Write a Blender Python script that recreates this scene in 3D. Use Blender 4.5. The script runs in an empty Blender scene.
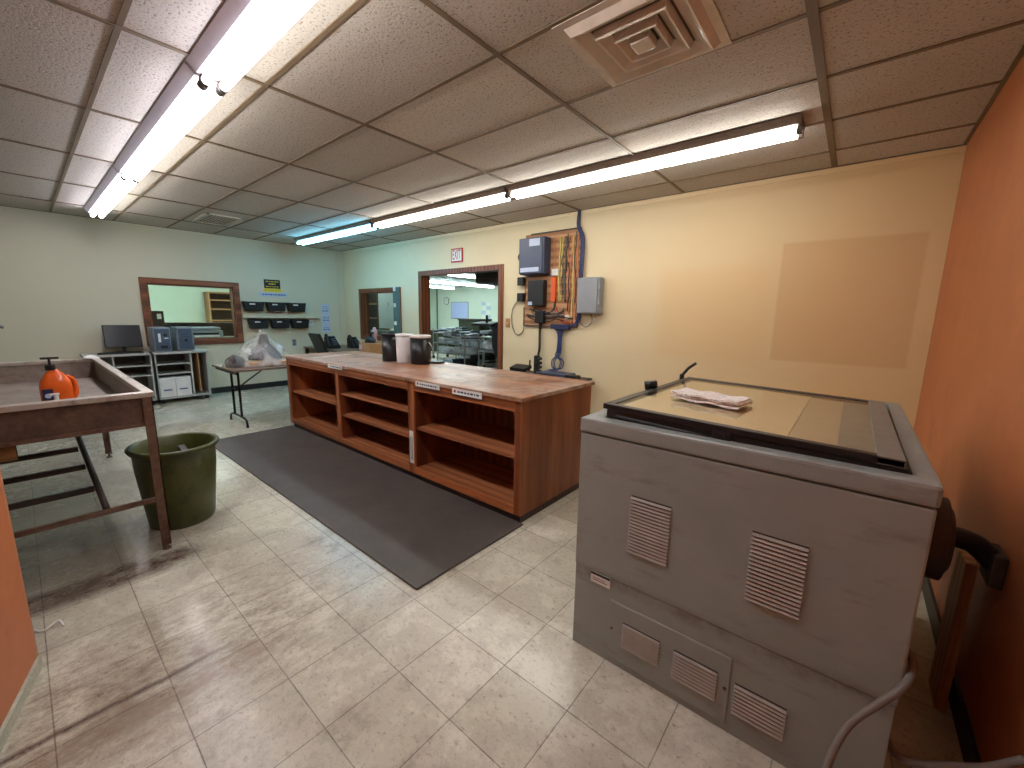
import bpy, bmesh, math, random
from mathutils import Vector, Matrix
random.seed(7)
SC = bpy.context.scene
COL = SC.collection
PI = math.pi

# ------------------------------------------------------------------ materials
def srgb(r, g, b):
    f = lambda c: (c/255/12.92) if c/255 <= .04045 else ((c/255+.055)/1.055)**2.4
    return (f(r), f(g), f(b), 1)

class NT:
    def __init__(s, name):
        s.m = bpy.data.materials.new(name); s.m.use_nodes = True
        s.t = s.m.node_tree; s.n = s.t.nodes; s.l = s.t.links
        s.b = s.n['Principled BSDF']
        s.tc = s.n.new('ShaderNodeTexCoord')
    def node(s, k, **kw):
        n = s.n.new(k)
        for a, v in kw.items(): setattr(n, a, v)
        return n
    def link(s, a, b): s.l.new(a, b)
    def mapping(s, scale=(1,1,1), loc=(0,0,0), rot=(0,0,0), src='Object'):
        m = s.node('ShaderNodeMapping'); s.link(s.tc.outputs[src], m.inputs[0])
        m.inputs['Scale'].default_value = scale; m.inputs['Location'].default_value = loc
        m.inputs['Rotation'].default_value = rot
        return m.outputs[0]
    def noise(s, vec, scale, detail=4, rough=.6, dist=0):
        n = s.node('ShaderNodeTexNoise'); s.link(vec, n.inputs['Vector'])
        n.inputs['Scale'].default_value = scale; n.inputs['Detail'].default_value = detail
        n.inputs['Roughness'].default_value = rough; n.inputs['Distortion'].default_value = dist
        return n.outputs['Fac']
    def ramp(s, fac, stops):
        r = s.node('ShaderNodeValToRGB'); s.link(fac, r.inputs[0])
        e = r.color_ramp.elements
        while len(e) < len(stops): e.new(.5)
        for i, (p, c) in enumerate(stops):
            e[i].position = p; e[i].color = c if len(c) == 4 else (*c, 1)
        return r.outputs[0]
    def mix(s, fac, a, b, mode='MIX'):
        m = s.node('ShaderNodeMix', data_type='RGBA', blend_type=mode)
        if isinstance(fac, (int, float)): m.inputs[0].default_value = fac
        else: s.link(fac, m.inputs[0])
        for i, v in ((6, a), (7, b)):
            if isinstance(v, (tuple, list)): m.inputs[i].default_value = v
            else: s.link(v, m.inputs[i])
        return m.outputs[2]
    def math(s, op, a, b=None, c=None, clamp=False):
        m = s.node('ShaderNodeMath', operation=op, use_clamp=clamp)
        for i, v in enumerate((a, b, c)):
            if v is None: continue
            if isinstance(v, (int, float)): m.inputs[i].default_value = v
            else: s.link(v, m.inputs[i])
        return m.outputs[0]
    def bump(s, h, strength=.3, dist=.01):
        b = s.node('ShaderNodeBump'); b.inputs['Strength'].default_value = strength
        b.inputs['Distance'].default_value = dist; s.link(h, b.inputs['Height'])
        s.link(b.outputs[0], s.b.inputs['Normal'])
    def base(s, v):
        if isinstance(v, (tuple, list)): s.b.inputs['Base Color'].default_value = v
        else: s.link(v, s.b.inputs['Base Color'])
    def rough(s, v):
        if isinstance(v, (int, float)): s.b.inputs['Roughness'].default_value = v
        else: s.link(v, s.b.inputs['Roughness'])

K0 = (0, 0, 0, 1); K1 = (1, 1, 1, 1)
def plain(name, c, rough=.5, metal=0, var=.12, scale=14, bump=0, spec=.5):
    t = NT(name); v = t.mapping()
    f = t.noise(v, scale)
    d = tuple(x*(1-var) for x in c[:3])+(1,); l = tuple(min(1, x*(1+var)) for x in c[:3])+(1,)
    t.base(t.ramp(f, [(.3, d), (.7, l)])); t.rough(rough)
    t.b.inputs['Metallic'].default_value = metal
    t.b.inputs['Specular IOR Level'].default_value = spec
    if bump: t.bump(f, bump, .004)
    return t.m
def emit(name, c, strength):
    t = NT(name); t.base(c)
    t.b.inputs['Emission Color'].default_value = c; t.b.inputs['Emission Strength'].default_value = strength
    return t.m
def wood(name, light, dark, axis='X', rough=.4, scale=1.0, worn=None):
    t = NT(name)
    sc = {'X': (1.2, 14, 14), 'Y': (14, 1.2, 14), 'Z': (14, 14, 1.2)}[axis]
    v = t.mapping(tuple(x*scale for x in sc))
    w = t.noise(v, 1.0, 5, .65, 1.6)
    v2 = t.mapping(tuple(x*scale*.32 for x in sc))
    r = t.node('ShaderNodeTexWave', wave_type='RINGS', rings_direction=axis)
    t.link(v2, r.inputs[0]); r.inputs['Scale'].default_value = 1.5; r.inputs['Distortion'].default_value = 5
    r.inputs['Detail'].default_value = 3; r.inputs['Detail Scale'].default_value = .8
    f = t.math('ADD', t.math('MULTIPLY', w, .58), t.math('MULTIPLY', r.outputs['Fac'], .42))
    c = t.ramp(f, [(.28, dark), (.5, tuple((a+b)/2 for a, b in zip(light, dark))), (.72, light)])
    vf = t.mapping(tuple(x*6*scale for x in sc)); fine = t.noise(vf, 1, 2)
    c = t.mix(t.ramp(fine, [(.35, (.35,)*3), (.5, K0[:3])]), c, tuple(x*.45 for x in dark[:3])+(1,))
    t.rough(rough)
    if worn:
        vo = t.mapping(); a = t.noise(vo, 1.7, 8, .68); b_ = t.noise(vo, 9, 5, .7)
        k = t.math('ADD', t.math('MULTIPLY', a, .75), t.math('MULTIPLY', b_, .25))
        c = t.mix(t.ramp(k, [(.44, K0[:3]), (.56, (.85,)*3)]), c, worn)
        k2 = t.noise(vo, 3.3, 6, .7)
        c = t.mix(t.ramp(k2, [(.55, K0[:3]), (.64, (.75,)*3)]), c, srgb(84, 54, 40))
        t.rough(t.ramp(a, [(.3, (.28,)*3), (.7, (.5,)*3)]))
    t.base(c); t.bump(w, .15, .003)
    return t.m

M = {}
M['oak'] = wood('orange_oak', srgb(186, 112, 64), srgb(122, 64, 34), 'X')
M['oak_z'] = wood('orange_oak_upright', srgb(180, 106, 60), srgb(120, 62, 33), 'Z', scale=.42)
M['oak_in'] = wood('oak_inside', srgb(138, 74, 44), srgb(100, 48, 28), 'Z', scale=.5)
M['oak_shelf'] = wood('oak_shelf', srgb(180, 116, 74), srgb(140, 80, 46), 'X', .5, .6)
M['oak_top'] = wood('worn_oak_top', srgb(176, 122, 86), srgb(132, 80, 52), 'X', .35, .55, worn=srgb(184, 164, 148))
M['trimwood'] = wood('brown_trim_wood', srgb(140, 82, 48), srgb(92, 50, 28), 'Z', .45)
M['trimwood_x'] = wood('brown_trim_wood_x', srgb(140, 82, 48), srgb(92, 50, 28), 'X', .45)
M['trimwood_y'] = wood('brown_trim_wood_y', srgb(140, 82, 48), srgb(92, 50, 28), 'Y', .45)
M['ply'] = wood('plywood_board', srgb(196, 150, 108), srgb(152, 106, 70), 'X', .6, .5)
M['lightoak'] = wood('light_oak', srgb(200, 150, 100), srgb(160, 112, 68), 'Z', .5)
M['darkwood'] = wood('dark_wood', srgb(74, 54, 48), srgb(40, 30, 28), 'X', .5)
M['tabletop'] = plain('brown_laminate', srgb(120, 98, 82), .35)
M['black'] = plain('black_plastic', srgb(18, 18, 20), .5)
M['blackmetal'] = plain('black_metal', srgb(24, 23, 24), .35, .3)
M['white'] = plain('white_plastic', srgb(225, 225, 222), .4, var=.04)
M['paper'] = plain('paper_white', srgb(228, 228, 224), .8, var=.05)
M['bluepaper'] = plain('paper_pale_blue', srgb(186, 200, 224), .8, var=.06, scale=40)
M['binblack'] = plain('bin_black', srgb(10, 10, 12), .55)
M['yellow'] = plain('yellow_paper', srgb(216, 196, 40), .7, var=.05)
M['red'] = plain('red_plastic', srgb(176, 44, 32), .5, var=.05)
M['orangeplug'] = plain('orange_plastic', srgb(226, 92, 36), .5, var=.05)
M['grey_in'] = plain('grey_laminate', srgb(176, 178, 172), .5, var=.06)
M['desk_dark'] = plain('grey_back', srgb(108, 104, 96), .6)
M['kraft'] = plain('cardboard', srgb(176, 136, 92), .8, var=.08)
M['navy'] = plain('navy_steel', srgb(60, 70, 96), .4, var=.06)
M['boxgrey'] = plain('grey_polymer', srgb(140, 144, 150), .5, var=.05)
M['bluecable'] = plain('blue_cable', srgb(44, 58, 104), .5, var=.2)
M['darkbluecable'] = plain('dark_blue_cable', srgb(38, 46, 84), .5, var=.2)
M['yellowwire'] = plain('yellow_wire', srgb(206, 190, 110), .6, var=.15, scale=60)
M['orangewire'] = plain('copper_wire', srgb(196, 130, 90), .6, var=.25, scale=60)
M['greycable'] = plain('grey_cable', srgb(128, 124, 118), .5)
M['pcblue'] = plain('blue_grey_plastic', srgb(66, 84, 104), .4, var=.1)
M['pclight'] = plain('light_grey_plastic', srgb(130, 142, 156), .35, var=.08)
M['screen'] = plain('dark_screen', srgb(22, 28, 38), .25, var=.03)
M['chrome'] = plain('chrome', srgb(200, 200, 205), .15, 1, var=.02)
M['steel'] = plain('bright_steel', srgb(170, 174, 178), .3, .8, var=.08)
M['cove'] = plain('cove_base_black', srgb(30, 30, 32), .5)
M['cove_light'] = plain('cove_base_light', srgb(176, 178, 160), .5, var=.2, scale=60)
M['soap'] = plain('orange_soap_jug', srgb(228, 100, 36), .2, var=.06)
M['soaplabel'] = plain('dark_blue_label', srgb(38, 36, 66), .4, var=.3, scale=60)
M['fix'] = plain('fixture_enamel', srgb(206, 200, 210), .4, var=.05)
M['fixrust'] = plain('aged_fixture_enamel', srgb(96, 76, 60), .5, var=.25, scale=30)
M['vent'] = plain('vent_enamel', srgb(204, 192, 178), .25, var=.08)
M['ventdark'] = plain('vent_shadow_metal', srgb(92, 82, 74), .6)
M['mint'] = plain('mint_white_wall', srgb(214, 226, 210), .8, var=.02, scale=3)
M['backceil'] = plain('grey_ceiling_tile', srgb(132, 140, 140), .9, var=.08, scale=3)
M['garment'] = plain('folded_garments', srgb(206, 214, 228), .9, var=.35, scale=9)
M['garmentdark'] = plain('dark_garments', srgb(30, 30, 34), .9, var=.4, scale=9)
M['darkgreen'] = plain('dark_green_box', srgb(58, 64, 44), .8)
M['sage'] = plain('grey_green_metal', srgb(86, 104, 100), .5)
M['bagblack'] = plain('black_bucket', srgb(18, 17, 20), .35)
M['clearwhite'] = plain('grey_white_bucket', srgb(214, 208, 206), .45, var=.06)
M['pinkish'] = plain('pale_pink_cloth', srgb(196, 170, 176), .8)
M['inkred'] = plain('red_ink', srgb(190, 60, 50), .6)
M['inkdark'] = plain('dark_ink', srgb(70, 72, 90), .6)
M['inkblue'] = plain('blue_ink', srgb(60, 84, 150), .6)

def m_wall(name, base, patch=False):
    t = NT(name); v = t.mapping()
    f = t.noise(v, 1.1, 5, .6); g = t.noise(v, 160, 2)
    c = t.ramp(f, [(.3, tuple(x*.95 for x in base[:3])), (.7, base[:3])])
    if patch:   # rectangles of fresher, slightly browner paint
        sep = t.node('ShaderNodeSeparateXYZ'); t.link(v, sep.inputs[0])
        def rect(x0, x1, z0, z1, s=.02):
            def band(o, a, b):
                return t.math('MULTIPLY', t.math('MULTIPLY_ADD', o, 1/s, -a/s, clamp=True), t.math('MULTIPLY_ADD', o, -1/s, b/s, clamp=True))
            return t.math('MULTIPLY', band(sep.outputs[0], x0, x1), band(sep.outputs[2], z0, z1))
        r1 = rect(-.60, .36, 1.05, 2.13); r2 = rect(-1.75, -.60, .95, 2.0, .12)
        tan = t.math('MULTIPLY_ADD', sep.outputs[0], 1/2.6, 2.7/2.6, clamp=True)  # tan towards the right end: warm, dimmer light painted into the colour
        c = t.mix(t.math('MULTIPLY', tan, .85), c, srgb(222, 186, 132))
        c = t.mix(t.math('MULTIPLY', r1, .5), c, srgb(204, 158, 106))
        c = t.mix(t.math('MULTIPLY', r2, .35), c, srgb(220, 178, 122))
    t.base(c); t.rough(.55); t.bump(g, .12, .002)
    return t.m
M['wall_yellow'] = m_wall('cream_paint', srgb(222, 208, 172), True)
M['wall_left'] = m_wall('cream_paint_left', srgb(208, 204, 180))
def m_orange():
    t = NT('orange_paint'); v = t.mapping()
    f = t.noise(v, 2.2, 6, .7)
    vs = t.mapping((6, 1, .8)); sm = t.noise(vs, 2, 6, .7)
    c = t.ramp(f, [(.3, srgb(174, 100, 58)), (.7, srgb(194, 116, 70))])
    c = t.mix(t.ramp(sm, [(.58, K0[:3]), (.72, (.35,)*3)]), c, srgb(112, 64, 44))
    t.base(c); t.rough(.5); t.bump(t.noise(v, 120, 2), .12, .002)
    return t.m
M['orange'] = m_orange()

def m_floor():
    t = NT('vinyl_tile_floor'); v = t.mapping()
    sep = t.node('ShaderNodeSeparateXYZ'); t.link(v, sep.inputs[0])
    T = .3048
    def line(o, off, w):
        u = t.math('FRACT', t.math('MULTIPLY_ADD', o, 1/T, -off/T + 40))
        d = t.math('MINIMUM', u, t.math('SUBTRACT', 1.0, u))
        return t.math('MULTIPLY_ADD', d, -1/w, 1.0, clamp=True)
    wob = t.math('MULTIPLY_ADD', t.noise(v, 5, 2), .004, -.002)
    ox = t.math('ADD', sep.outputs[0], wob); oy = t.math('ADD', sep.outputs[1], wob)
    gx = line(ox, -1.565, .010); gy = line(oy, .827, .010)
    g = t.math('MAXIMUM', gx, gy)
    sc = t.mapping((1/T, 1/T, 1/T), (1.565/T, -.827/T, 0))
    fl = t.node('ShaderNodeVectorMath', operation='FLOOR'); t.link(sc, fl.inputs[0])
    wn = t.node('ShaderNodeTexWhiteNoise', noise_dimensions='2D'); t.link(fl.outputs[0], wn.inputs[0])
    base = t.ramp(wn.outputs['Value'], [(0, srgb(206, 203, 184)), (.5, srgb(215, 212, 193)), (1, srgb(222, 219, 202))])
    # flecks
    vf = t.mapping((1, 1.6, 1), rot=(0, 0, .5))
    fk = t.noise(vf, 34, 5, .8)
    base = t.mix(t.ramp(fk, [(.55, K0[:3]), (.66, (.55,)*3)]), base, srgb(120, 106, 88))
    base = t.mix(t.ramp(fk, [(.3, (.35,)*3), (.42, K0[:3])]), base, srgb(214, 208, 196))
    # broad grime
    gr = t.noise(v, 1.3, 7, .72); gr2 = t.noise(v, 7, 7, .75)
    k = t.math('ADD', t.math('MULTIPLY', gr, .6), t.math('MULTIPLY', gr2, .4))
    base = t.mix(t.ramp(k, [(.45, K0[:3]), (.62, (.75,)*3)]), base, srgb(126, 112, 92))
    # scuff streaks along the room
    vs = t.mapping((6, 2.4, 1)); s1 = t.noise(vs, 3.0, 9, .82)
    def band(o, c0, w):  # soft window centred on c0
        return t.math('SUBTRACT', 1.0, t.math('MULTIPLY', t.math('ABSOLUTE', t.math('SUBTRACT', o, c0)), 1/w), clamp=True)
    near = t.math('MULTIPLY_ADD', sep.outputs[1], -1.6, 1.9, clamp=True)   # fades out past y = 1.1
    zone = t.math('MULTIPLY', band(sep.outputs[0], -2.0, .75), near)
    base = t.mix(t.math('MULTIPLY', t.ramp(s1, [(.42, K0[:3]), (.62, K1[:3])]), t.math('MULTIPLY', zone, .85)), base, srgb(120, 96, 78))
    # rusty wet marks beside the washout sink
    x1 = t.math('MULTIPLY', band(t.math('ADD', sep.outputs[0], t.math('MULTIPLY_ADD', gr2, .16, -.08)), -2.94, .15), t.math('MULTIPLY_ADD', sep.outputs[1], -4, 2.5, clamp=True))
    x1 = t.math('MULTIPLY', x1, 2.0, clamp=True)
    base = t.mix(t.math('MULTIPLY', x1, t.ramp(s1, [(.3, (.35,)*3), (.6, K1[:3])])), base, srgb(74, 48, 40))
    x3 = t.math('MULTIPLY', band(t.math('ADD', sep.outputs[0], t.math('MULTIPLY_ADD', gr2, .2, -.1)), -1.82, .13), t.math('MULTIPLY_ADD', sep.outputs[1], -5, 2.9, clamp=True))
    base = t.mix(t.math('MULTIPLY', x3, t.ramp(s1, [(.35, (.2,)*3), (.6, K1[:3])])), base, srgb(140, 122, 102))
    x2 = t.math('MULTIPLY', band(t.math('ADD', sep.outputs[0], t.math('MULTIPLY_ADD', gr2, .05, -.025)), -1.935, .022), t.math('MULTIPLY_ADD', sep.outputs[1], -6, 2.9, clamp=True))
    base = t.mix(t.math('MULTIPLY', x2, .9), base, srgb(66, 40, 30))
    und = t.math('MULTIPLY', t.math('MULTIPLY_ADD', sep.outputs[0], -6, -17.6, clamp=True), t.math('MULTIPLY_ADD', sep.outputs[1], -4, 2.6, clamp=True))  # under the sink: grey grime with the basin's shade painted in
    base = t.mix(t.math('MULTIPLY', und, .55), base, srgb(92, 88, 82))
    base = t.mix(t.math('MULTIPLY', g, t.ramp(gr2, [(.3, (.45,)*3), (.6, (.95,)*3)])), base, srgb(70, 58, 48))
    t.base(base)
    t.rough(t.ramp(k, [(.35, (.15,)*3), (.65, (.38,)*3)]))
    t.b.inputs['Specular IOR Level'].default_value = .5
    h = t.math('SUBTRACT', t.math('MULTIPLY', t.noise(v, 22, 5, .7), .5), t.math('MULTIPLY', g, .6))
    t.bump(h, .12, .004)
    return t.m
M['floor'] = m_floor()

def m_ceiling():
    t = NT('acoustic_ceiling_tile'); v = t.mapping()
    vor = t.noise(v, 75, 3, .6)
    f = t.noise(v, .9, 3)
    # one tone per tile
    sc = t.mapping((1/1.22, 1/.6096, 1), (1.512/1.22, -.451/.6096, 0))
    fl = t.node('ShaderNodeVectorMath', operation='FLOOR'); t.link(sc, fl.inputs[0])
    wn = t.node('ShaderNodeTexWhiteNoise', noise_dimensions='2D'); t.link(fl.outputs[0], wn.inputs[0])
    c = t.ramp(wn.outputs['Value'], [(0, srgb(182, 174, 164)), (1, srgb(200, 192, 182))])
    c = t.mix(t.ramp(vor, [(.35, (.85,)*3), (.43, K0[:3])]), c, srgb(120, 104, 92))
    c = t.mix(t.ramp(t.noise(v, 14, 4), [(.55, K0[:3]), (.8, (.3,)*3)]), c, srgb(158, 142, 128))
    t.base(c); t.rough(.9); t.bump(vor, .5, .006)
    return t.m
M['ceiling'] = m_ceiling()
M['tee'] = plain('aged_ceiling_tee', srgb(112, 94, 72), .6, var=.1, scale=5)

def m_machine():
    t = NT('grey_machine_enamel'); v = t.mapping()
    sep = t.node('ShaderNodeSeparateXYZ'); t.link(v, sep.inputs[0])
    n = t.noise(v, 3, 6, .7); n2 = t.noise(v, 130, 2)
    c = t.ramp(n, [(.3, srgb(142, 150, 146)), (.7, srgb(154, 162, 157))])
    # grime lying along the fold
    zz = t.math('ADD', sep.outputs[2], t.math('MULTIPLY_ADD', n, .10, -.05))
    b = t.math('SUBTRACT', 1.0, t.math('MULTIPLY', t.math('ABSOLUTE', t.math('SUBTRACT', zz, .375)), 1/.045), clamp=True)
    c = t.mix(t.math('MULTIPLY', b, t.ramp(t.noise(v, 6, 5, .7), [(.4, (.1,)*3), (.65, (.8,)*3)])), c, srgb(84, 66, 56))
    sm = t.noise(t.mapping((2.0, 1, 7)), 1.6, 6, .7)
    c = t.mix(t.ramp(sm, [(.56, K0[:3]), (.74, (.5,)*3)]), c, srgb(96, 82, 72))
    t.base(c); t.rough(.48); t.bump(n2, .08, .001)
    return t.m
M['machine'] = m_machine()
M['machinedark'] = plain('black_rubber_frame', srgb(30, 28, 30), .4)
M['framegrey'] = plain('grey_frame_metal', srgb(122, 122, 116), .4, var=.1)
M['slatlight'] = plain('vent_slat_edge', srgb(176, 176, 168), .45)
M['slot'] = plain('vent_slot', srgb(46, 40, 36), .7)
M['blanket'] = plain('grey_vacuum_blanket', srgb(150, 142, 132), .6, var=.1)
M['tan'] = plain('tan_sheet', srgb(234, 200, 156), .6, var=.04)
M['tan2'] = plain('pale_tan_sheet', srgb(206, 178, 144), .6, var=.05)

def m_glass(name, tint, gloss=.12, alpha=.9):
    t = NT(name); tr = t.node('ShaderNodeBsdfTransparent'); gl = t.node('ShaderNodeBsdfGlossy')
    tr.inputs[0].default_value = tint; gl.inputs['Roughness'].default_value = .05
    fr = t.node('ShaderNodeFresnel'); fr.inputs[0].default_value = 1.45
    ge = t.node('ShaderNodeNewGeometry'); mx = t.node('ShaderNodeMixShader')
    t.link(t.math('MULTIPLY', fr.outputs[0], t.math('SUBTRACT', 1.0, ge.outputs['Backfacing'])), mx.inputs[0])
    t.link(tr.outputs[0], mx.inputs[1]); t.link(gl.outputs[0], mx.inputs[2])
    t.link(mx.outputs[0], t.n['Material Output'].inputs[0])
    return t.m
M['glass'] = m_glass('window_glass', (.94, .97, .95, 1))
def m_bag():
    t = NT('clear_plastic_bag'); t.base(srgb(226, 228, 232)); t.rough(.25)
    v = t.mapping((1, 1, .35)); n = t.noise(v, 5, 4, .6, .8)
    t.link(t.ramp(n, [(.38, (.04,)*3), (.68, (.52,)*3)]), t.b.inputs['Alpha'])
    t.bump(n, .8, .03)
    return t.m
M['bag'] = m_bag()

def m_metal_dirty(name, base, dirt, k0=.45, k1=.6, rough=.4, metal=.5):
    t = NT(name); v = t.mapping(); n = t.noise(v, 5, 8, .75); n2 = t.noise(v, 26, 5, .7)
    k = t.math('ADD', t.math('MULTIPLY', n, .6), t.math('MULTIPLY', n2, .4))
    t.base(t.mix(t.ramp(k, [(k0, K0[:3]), (k1, K1[:3])]), base, dirt)); t.rough(rough)
    t.b.inputs['Metallic'].default_value = metal; t.bump(n2, .1, .002)
    return t.m
M['sinkout'] = m_metal_dirty('stained_sink_side', srgb(104, 80, 64), srgb(62, 48, 42), .42, .62, .55, .1)
M['sinkin'] = m_metal_dirty('sink_inside_metal', srgb(150, 140, 130), srgb(116, 98, 86), .42, .65, .42, .25)
M['sinkrim'] = m_metal_dirty('sink_rim_metal', srgb(182, 174, 164), srgb(124, 100, 84), .5, .66, .35, .35)
M['sinkleg'] = m_metal_dirty('rusty_leg', srgb(116, 92, 76), srgb(82, 52, 38), .42, .6, .55, .15)
M['rackdark'] = m_metal_dirty('dark_rack_metal', srgb(56, 48, 48), srgb(76, 62, 52), .45, .65, .5, .2)
M['olive'] = m_metal_dirty('olive_bucket', srgb(74, 78, 32), srgb(40, 44, 20), .46, .7, .4, 0)
def m_mat():
    t = NT('ribbed_rubber_mat'); v = t.mapping()
    n = t.noise(v, 3, 6, .7)
    c = t.ramp(n, [(.3, srgb(74, 68, 64)), (.7, srgb(94, 87, 80))])
    w = t.node('ShaderNodeTexWave', wave_type='BANDS', bands_direction='X'); t.link(v, w.inputs[0]); w.inputs['Scale'].default_value = 22
    t.base(t.mix(.22, c, t.ramp(w.outputs['Fac'], [(.3, srgb(44, 40, 40)), (.7, srgb(100, 92, 88))])))
    t.rough(.6); t.bump(w.outputs['Fac'], .3, .004)
    return t.m
M['mat'] = m_mat()
M['whiteboard'] = plain('whiteboard', srgb(222, 232, 238), .35, var=.02)
M['poster'] = plain('lavender_poster', srgb(186, 200, 242), .5, var=.04)
M['newsprint'] = None
def m_news():
    t = NT('newsprint'); v = t.mapping()
    n = t.noise(t.mapping((30, 90, 30)), 1.5, 3, .8)
    t.base(t.mix(t.ramp(n, [(.5, K0[:3]), (.62, (.7,)*3)]), srgb(246, 240, 236), srgb(176, 152, 150))); t.rough(.8)
    return t.m
M['newsprint'] = m_news()
M['tube_w'] = emit('fluorescent_tube', (1, .98, .915, 1), 20)
M['tube_lav'] = emit('fluorescent_tube_lavender', (.90, .90, 1, 1), 20)
M['tube_cyan'] = emit('fluorescent_tube_cyan', (.26, .80, 1.15, 1), 24)
M['tube_back'] = emit('fluorescent_tube_cool', (.80, 1, .98, 1), 25)

# ------------------------------------------------------------------ mesh helpers
class MB:
    def __init__(s): s.v = []; s.f = []; s.sm = []
    def add(s, vs, fs, smooth=False):
        o = len(s.v); s.v += [tuple(v) for v in vs]
        s.f += [tuple(i+o for i in f) for f in fs]; s.sm += [smooth]*len(fs)
        return s
    def box(s, lo, hi, bev=0):
        x0, y0, z0 = lo; x1, y1, z1 = hi
        if bev <= 0:
            vs = [(x, y, z) for z in (z0, z1) for y in (y0, y1) for x in (x0, x1)]
            return s.add(vs, [(0,2,3,1),(4,5,7,6),(0,1,5,4),(2,6,7,3),(0,4,6,2),(1,3,7,5)])
        bm = bmesh.new(); bmesh.ops.create_cube(bm, size=1)
        for v in bm.verts:
            v.co = Vector(((x0+x1)/2+v.co.x*(x1-x0), (y0+y1)/2+v.co.y*(y1-y0), (z0+z1)/2+v.co.z*(z1-z0)))
        bmesh.ops.bevel(bm, geom=bm.edges[:], offset=bev, segments=2, affect='EDGES', profile=.6)
        bm.verts.index_update()
        s.add([v.co[:] for v in bm.verts], [[v.index for v in f.verts] for f in bm.faces]); bm.free()
        return s
    def cyl(s, a, b, r, r2=None, n=20, cap=True, smooth=True):
        a = Vector(a); b = Vector(b); r2 = r if r2 is None else r2
        d = (b-a).normalized(); u = d.orthogonal().normalized(); w = d.cross(u)
        vs = []; 
        for p, rr in ((a, r), (b, r2)):
            for i in range(n):
                t = 2*PI*i/n; vs.append(p+(u*math.cos(t)+w*math.sin(t))*rr)
        s.add(vs, [(i, (i+1) % n, n+(i+1) % n, n+i) for i in range(n)], smooth)
        if cap: s.add(vs[:n], [tuple(range(n))[::-1]]); s.add(vs[n:], [tuple(range(n))])
        return s
    def tube(s, pts, r, n=8, closed=False):
        P = [Vector(p) for p in pts]; m = len(P); rings = []
        u = None
        for i, p in enumerate(P):
            d = (P[min(i+1, m-1)]-P[max(i-1, 0)]).normalized()
            u = d.orthogonal().normalized() if u is None else (u-d*u.dot(d)).normalized()
            w = d.cross(u)
            rings += [p+(u*math.cos(2*PI*k/n)+w*math.sin(2*PI*k/n))*r for k in range(n)]
        fs = [(i*n+k, i*n+(k+1) % n, (i+1)*n+(k+1) % n, (i+1)*n+k) for i in range(m-1) for k in range(n)]
        fs += [tuple(range(n))[::-1], tuple(range((m-1)*n, m*n))]
        return s.add(rings, fs, True)
    def lathe(s, prof, c=(0,0,0), n=32, smooth=True, sx=1, sy=1):
        vs = []
        for r, z in prof:
            for k in range(n):
                t = 2*PI*k/n; vs.append((c[0]+r*math.cos(t)*sx, c[1]+r*math.sin(t)*sy, c[2]+z))
        m = len(prof)
        fs = [(i*n+k, i*n+(k+1) % n, (i+1)*n+(k+1) % n, (i+1)*n+k) for i in range(m-1) for k in range(n)]
        s.add(vs, fs, smooth)
        return s
    def prism(s, poly, a, b, axis='Y'):   # polygon of (p,q) swept along axis from a to b
        def P(p, q, t): return {'X': (t, p, q), 'Y': (p, t, q), 'Z': (p, q, t)}[axis]
        n = len(poly)
        vs = [P(p, q, a) for p, q in poly]+[P(p, q, b) for p, q in poly]
        return s.add(vs, [tuple(range(n)), tuple(range(n, 2*n))[::-1]]+[(i, n+i, n+(i+1) % n, (i+1) % n) for i in range(n)])
    def quad(s, vs): return s.add(vs, [tuple(range(len(vs)))])
    def move(s, d):
        s.v = [(x+d[0], y+d[1], z+d[2]) for x, y, z in s.v]; return s
    def xf(s, mat):
        s.v = [tuple(mat @ Vector(v)) for v in s.v]; return s
    def mesh(s, name):
        me = bpy.data.meshes.new(name); me.from_pydata(s.v, [], s.f)
        me.polygons.foreach_set('use_smooth', s.sm); 
        bm = bmesh.new(); bm.from_mesh(me); bmesh.ops.recalc_face_normals(bm, faces=bm.faces[:]); bm.to_mesh(me); bm.free()
        me.update(); return me
    def build(s, name, mat, parent=None, label=None):
        me = s.mesh(name); me.materials.append(M[mat] if isinstance(mat, str) else mat)
        o = bpy.data.objects.new(name, me); COL.objects.link(o)
        if parent: o.parent = parent
        if label: o['label'] = label
        return o
def spline(pts, k=6):
    P = [Vector(p) for p in pts]; out = []
    Q = [P[0]*2-P[1]]+P+[P[-1]*2-P[-2]]
    for i in range(1, len(Q)-2):
        for j in range(k):
            t = j/k; a, b, c, d = Q[i-1], Q[i], Q[i+1], Q[i+2]
            out.append(.5*((2*b)+(c-a)*t+(2*a-5*b+4*c-d)*t*t+(3*b-a-3*c+d)*t**3))
    out.append(P[-1]); return out

class Thing:
    """Empty at a base point; parts are written in world coordinates."""
    def __init__(s, name, label, cat, loc=(0,0,0), group=None, rz=0):
        o = bpy.data.objects.new(name, None); COL.objects.link(o); o.location = loc; o.empty_display_size = .1
        o['label'] = label; o['category'] = cat
        if group: o['group'] = group
        s.o = o; s.loc = Vector(loc); o.rotation_euler = (0, 0, rz)
    def part(s, name, mb, mat, parent=None, label=None):
        mb.move(-s.loc); return mb.build(name, mat, parent or s.o, label)
def single(name, mb, mat, label, cat, loc=(0,0,0), group=None):
    mb.move((-loc[0], -loc[1], -loc[2])); o = mb.build(name, mat); o.location = loc
    o['label'] = label; o['category'] = cat
    if group: o['group'] = group
    return o
def struct(name, mb, mat):
    o = mb.build(name, mat); o['kind'] = 'structure'; return o
def copy_tree(root, loc, label, rz=None, group=None):
    r = root.copy(); COL.objects.link(r); r.location = loc; r['label'] = label
    if rz is not None: r.rotation_euler = (0, 0, rz)
    if group: r['group'] = group
    for ch in list(root.children):
        c = ch.copy(); COL.objects.link(c); c.parent = r
        for g in list(ch.children):
            d = g.copy(); COL.objects.link(d); d.parent = c
    return r
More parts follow.
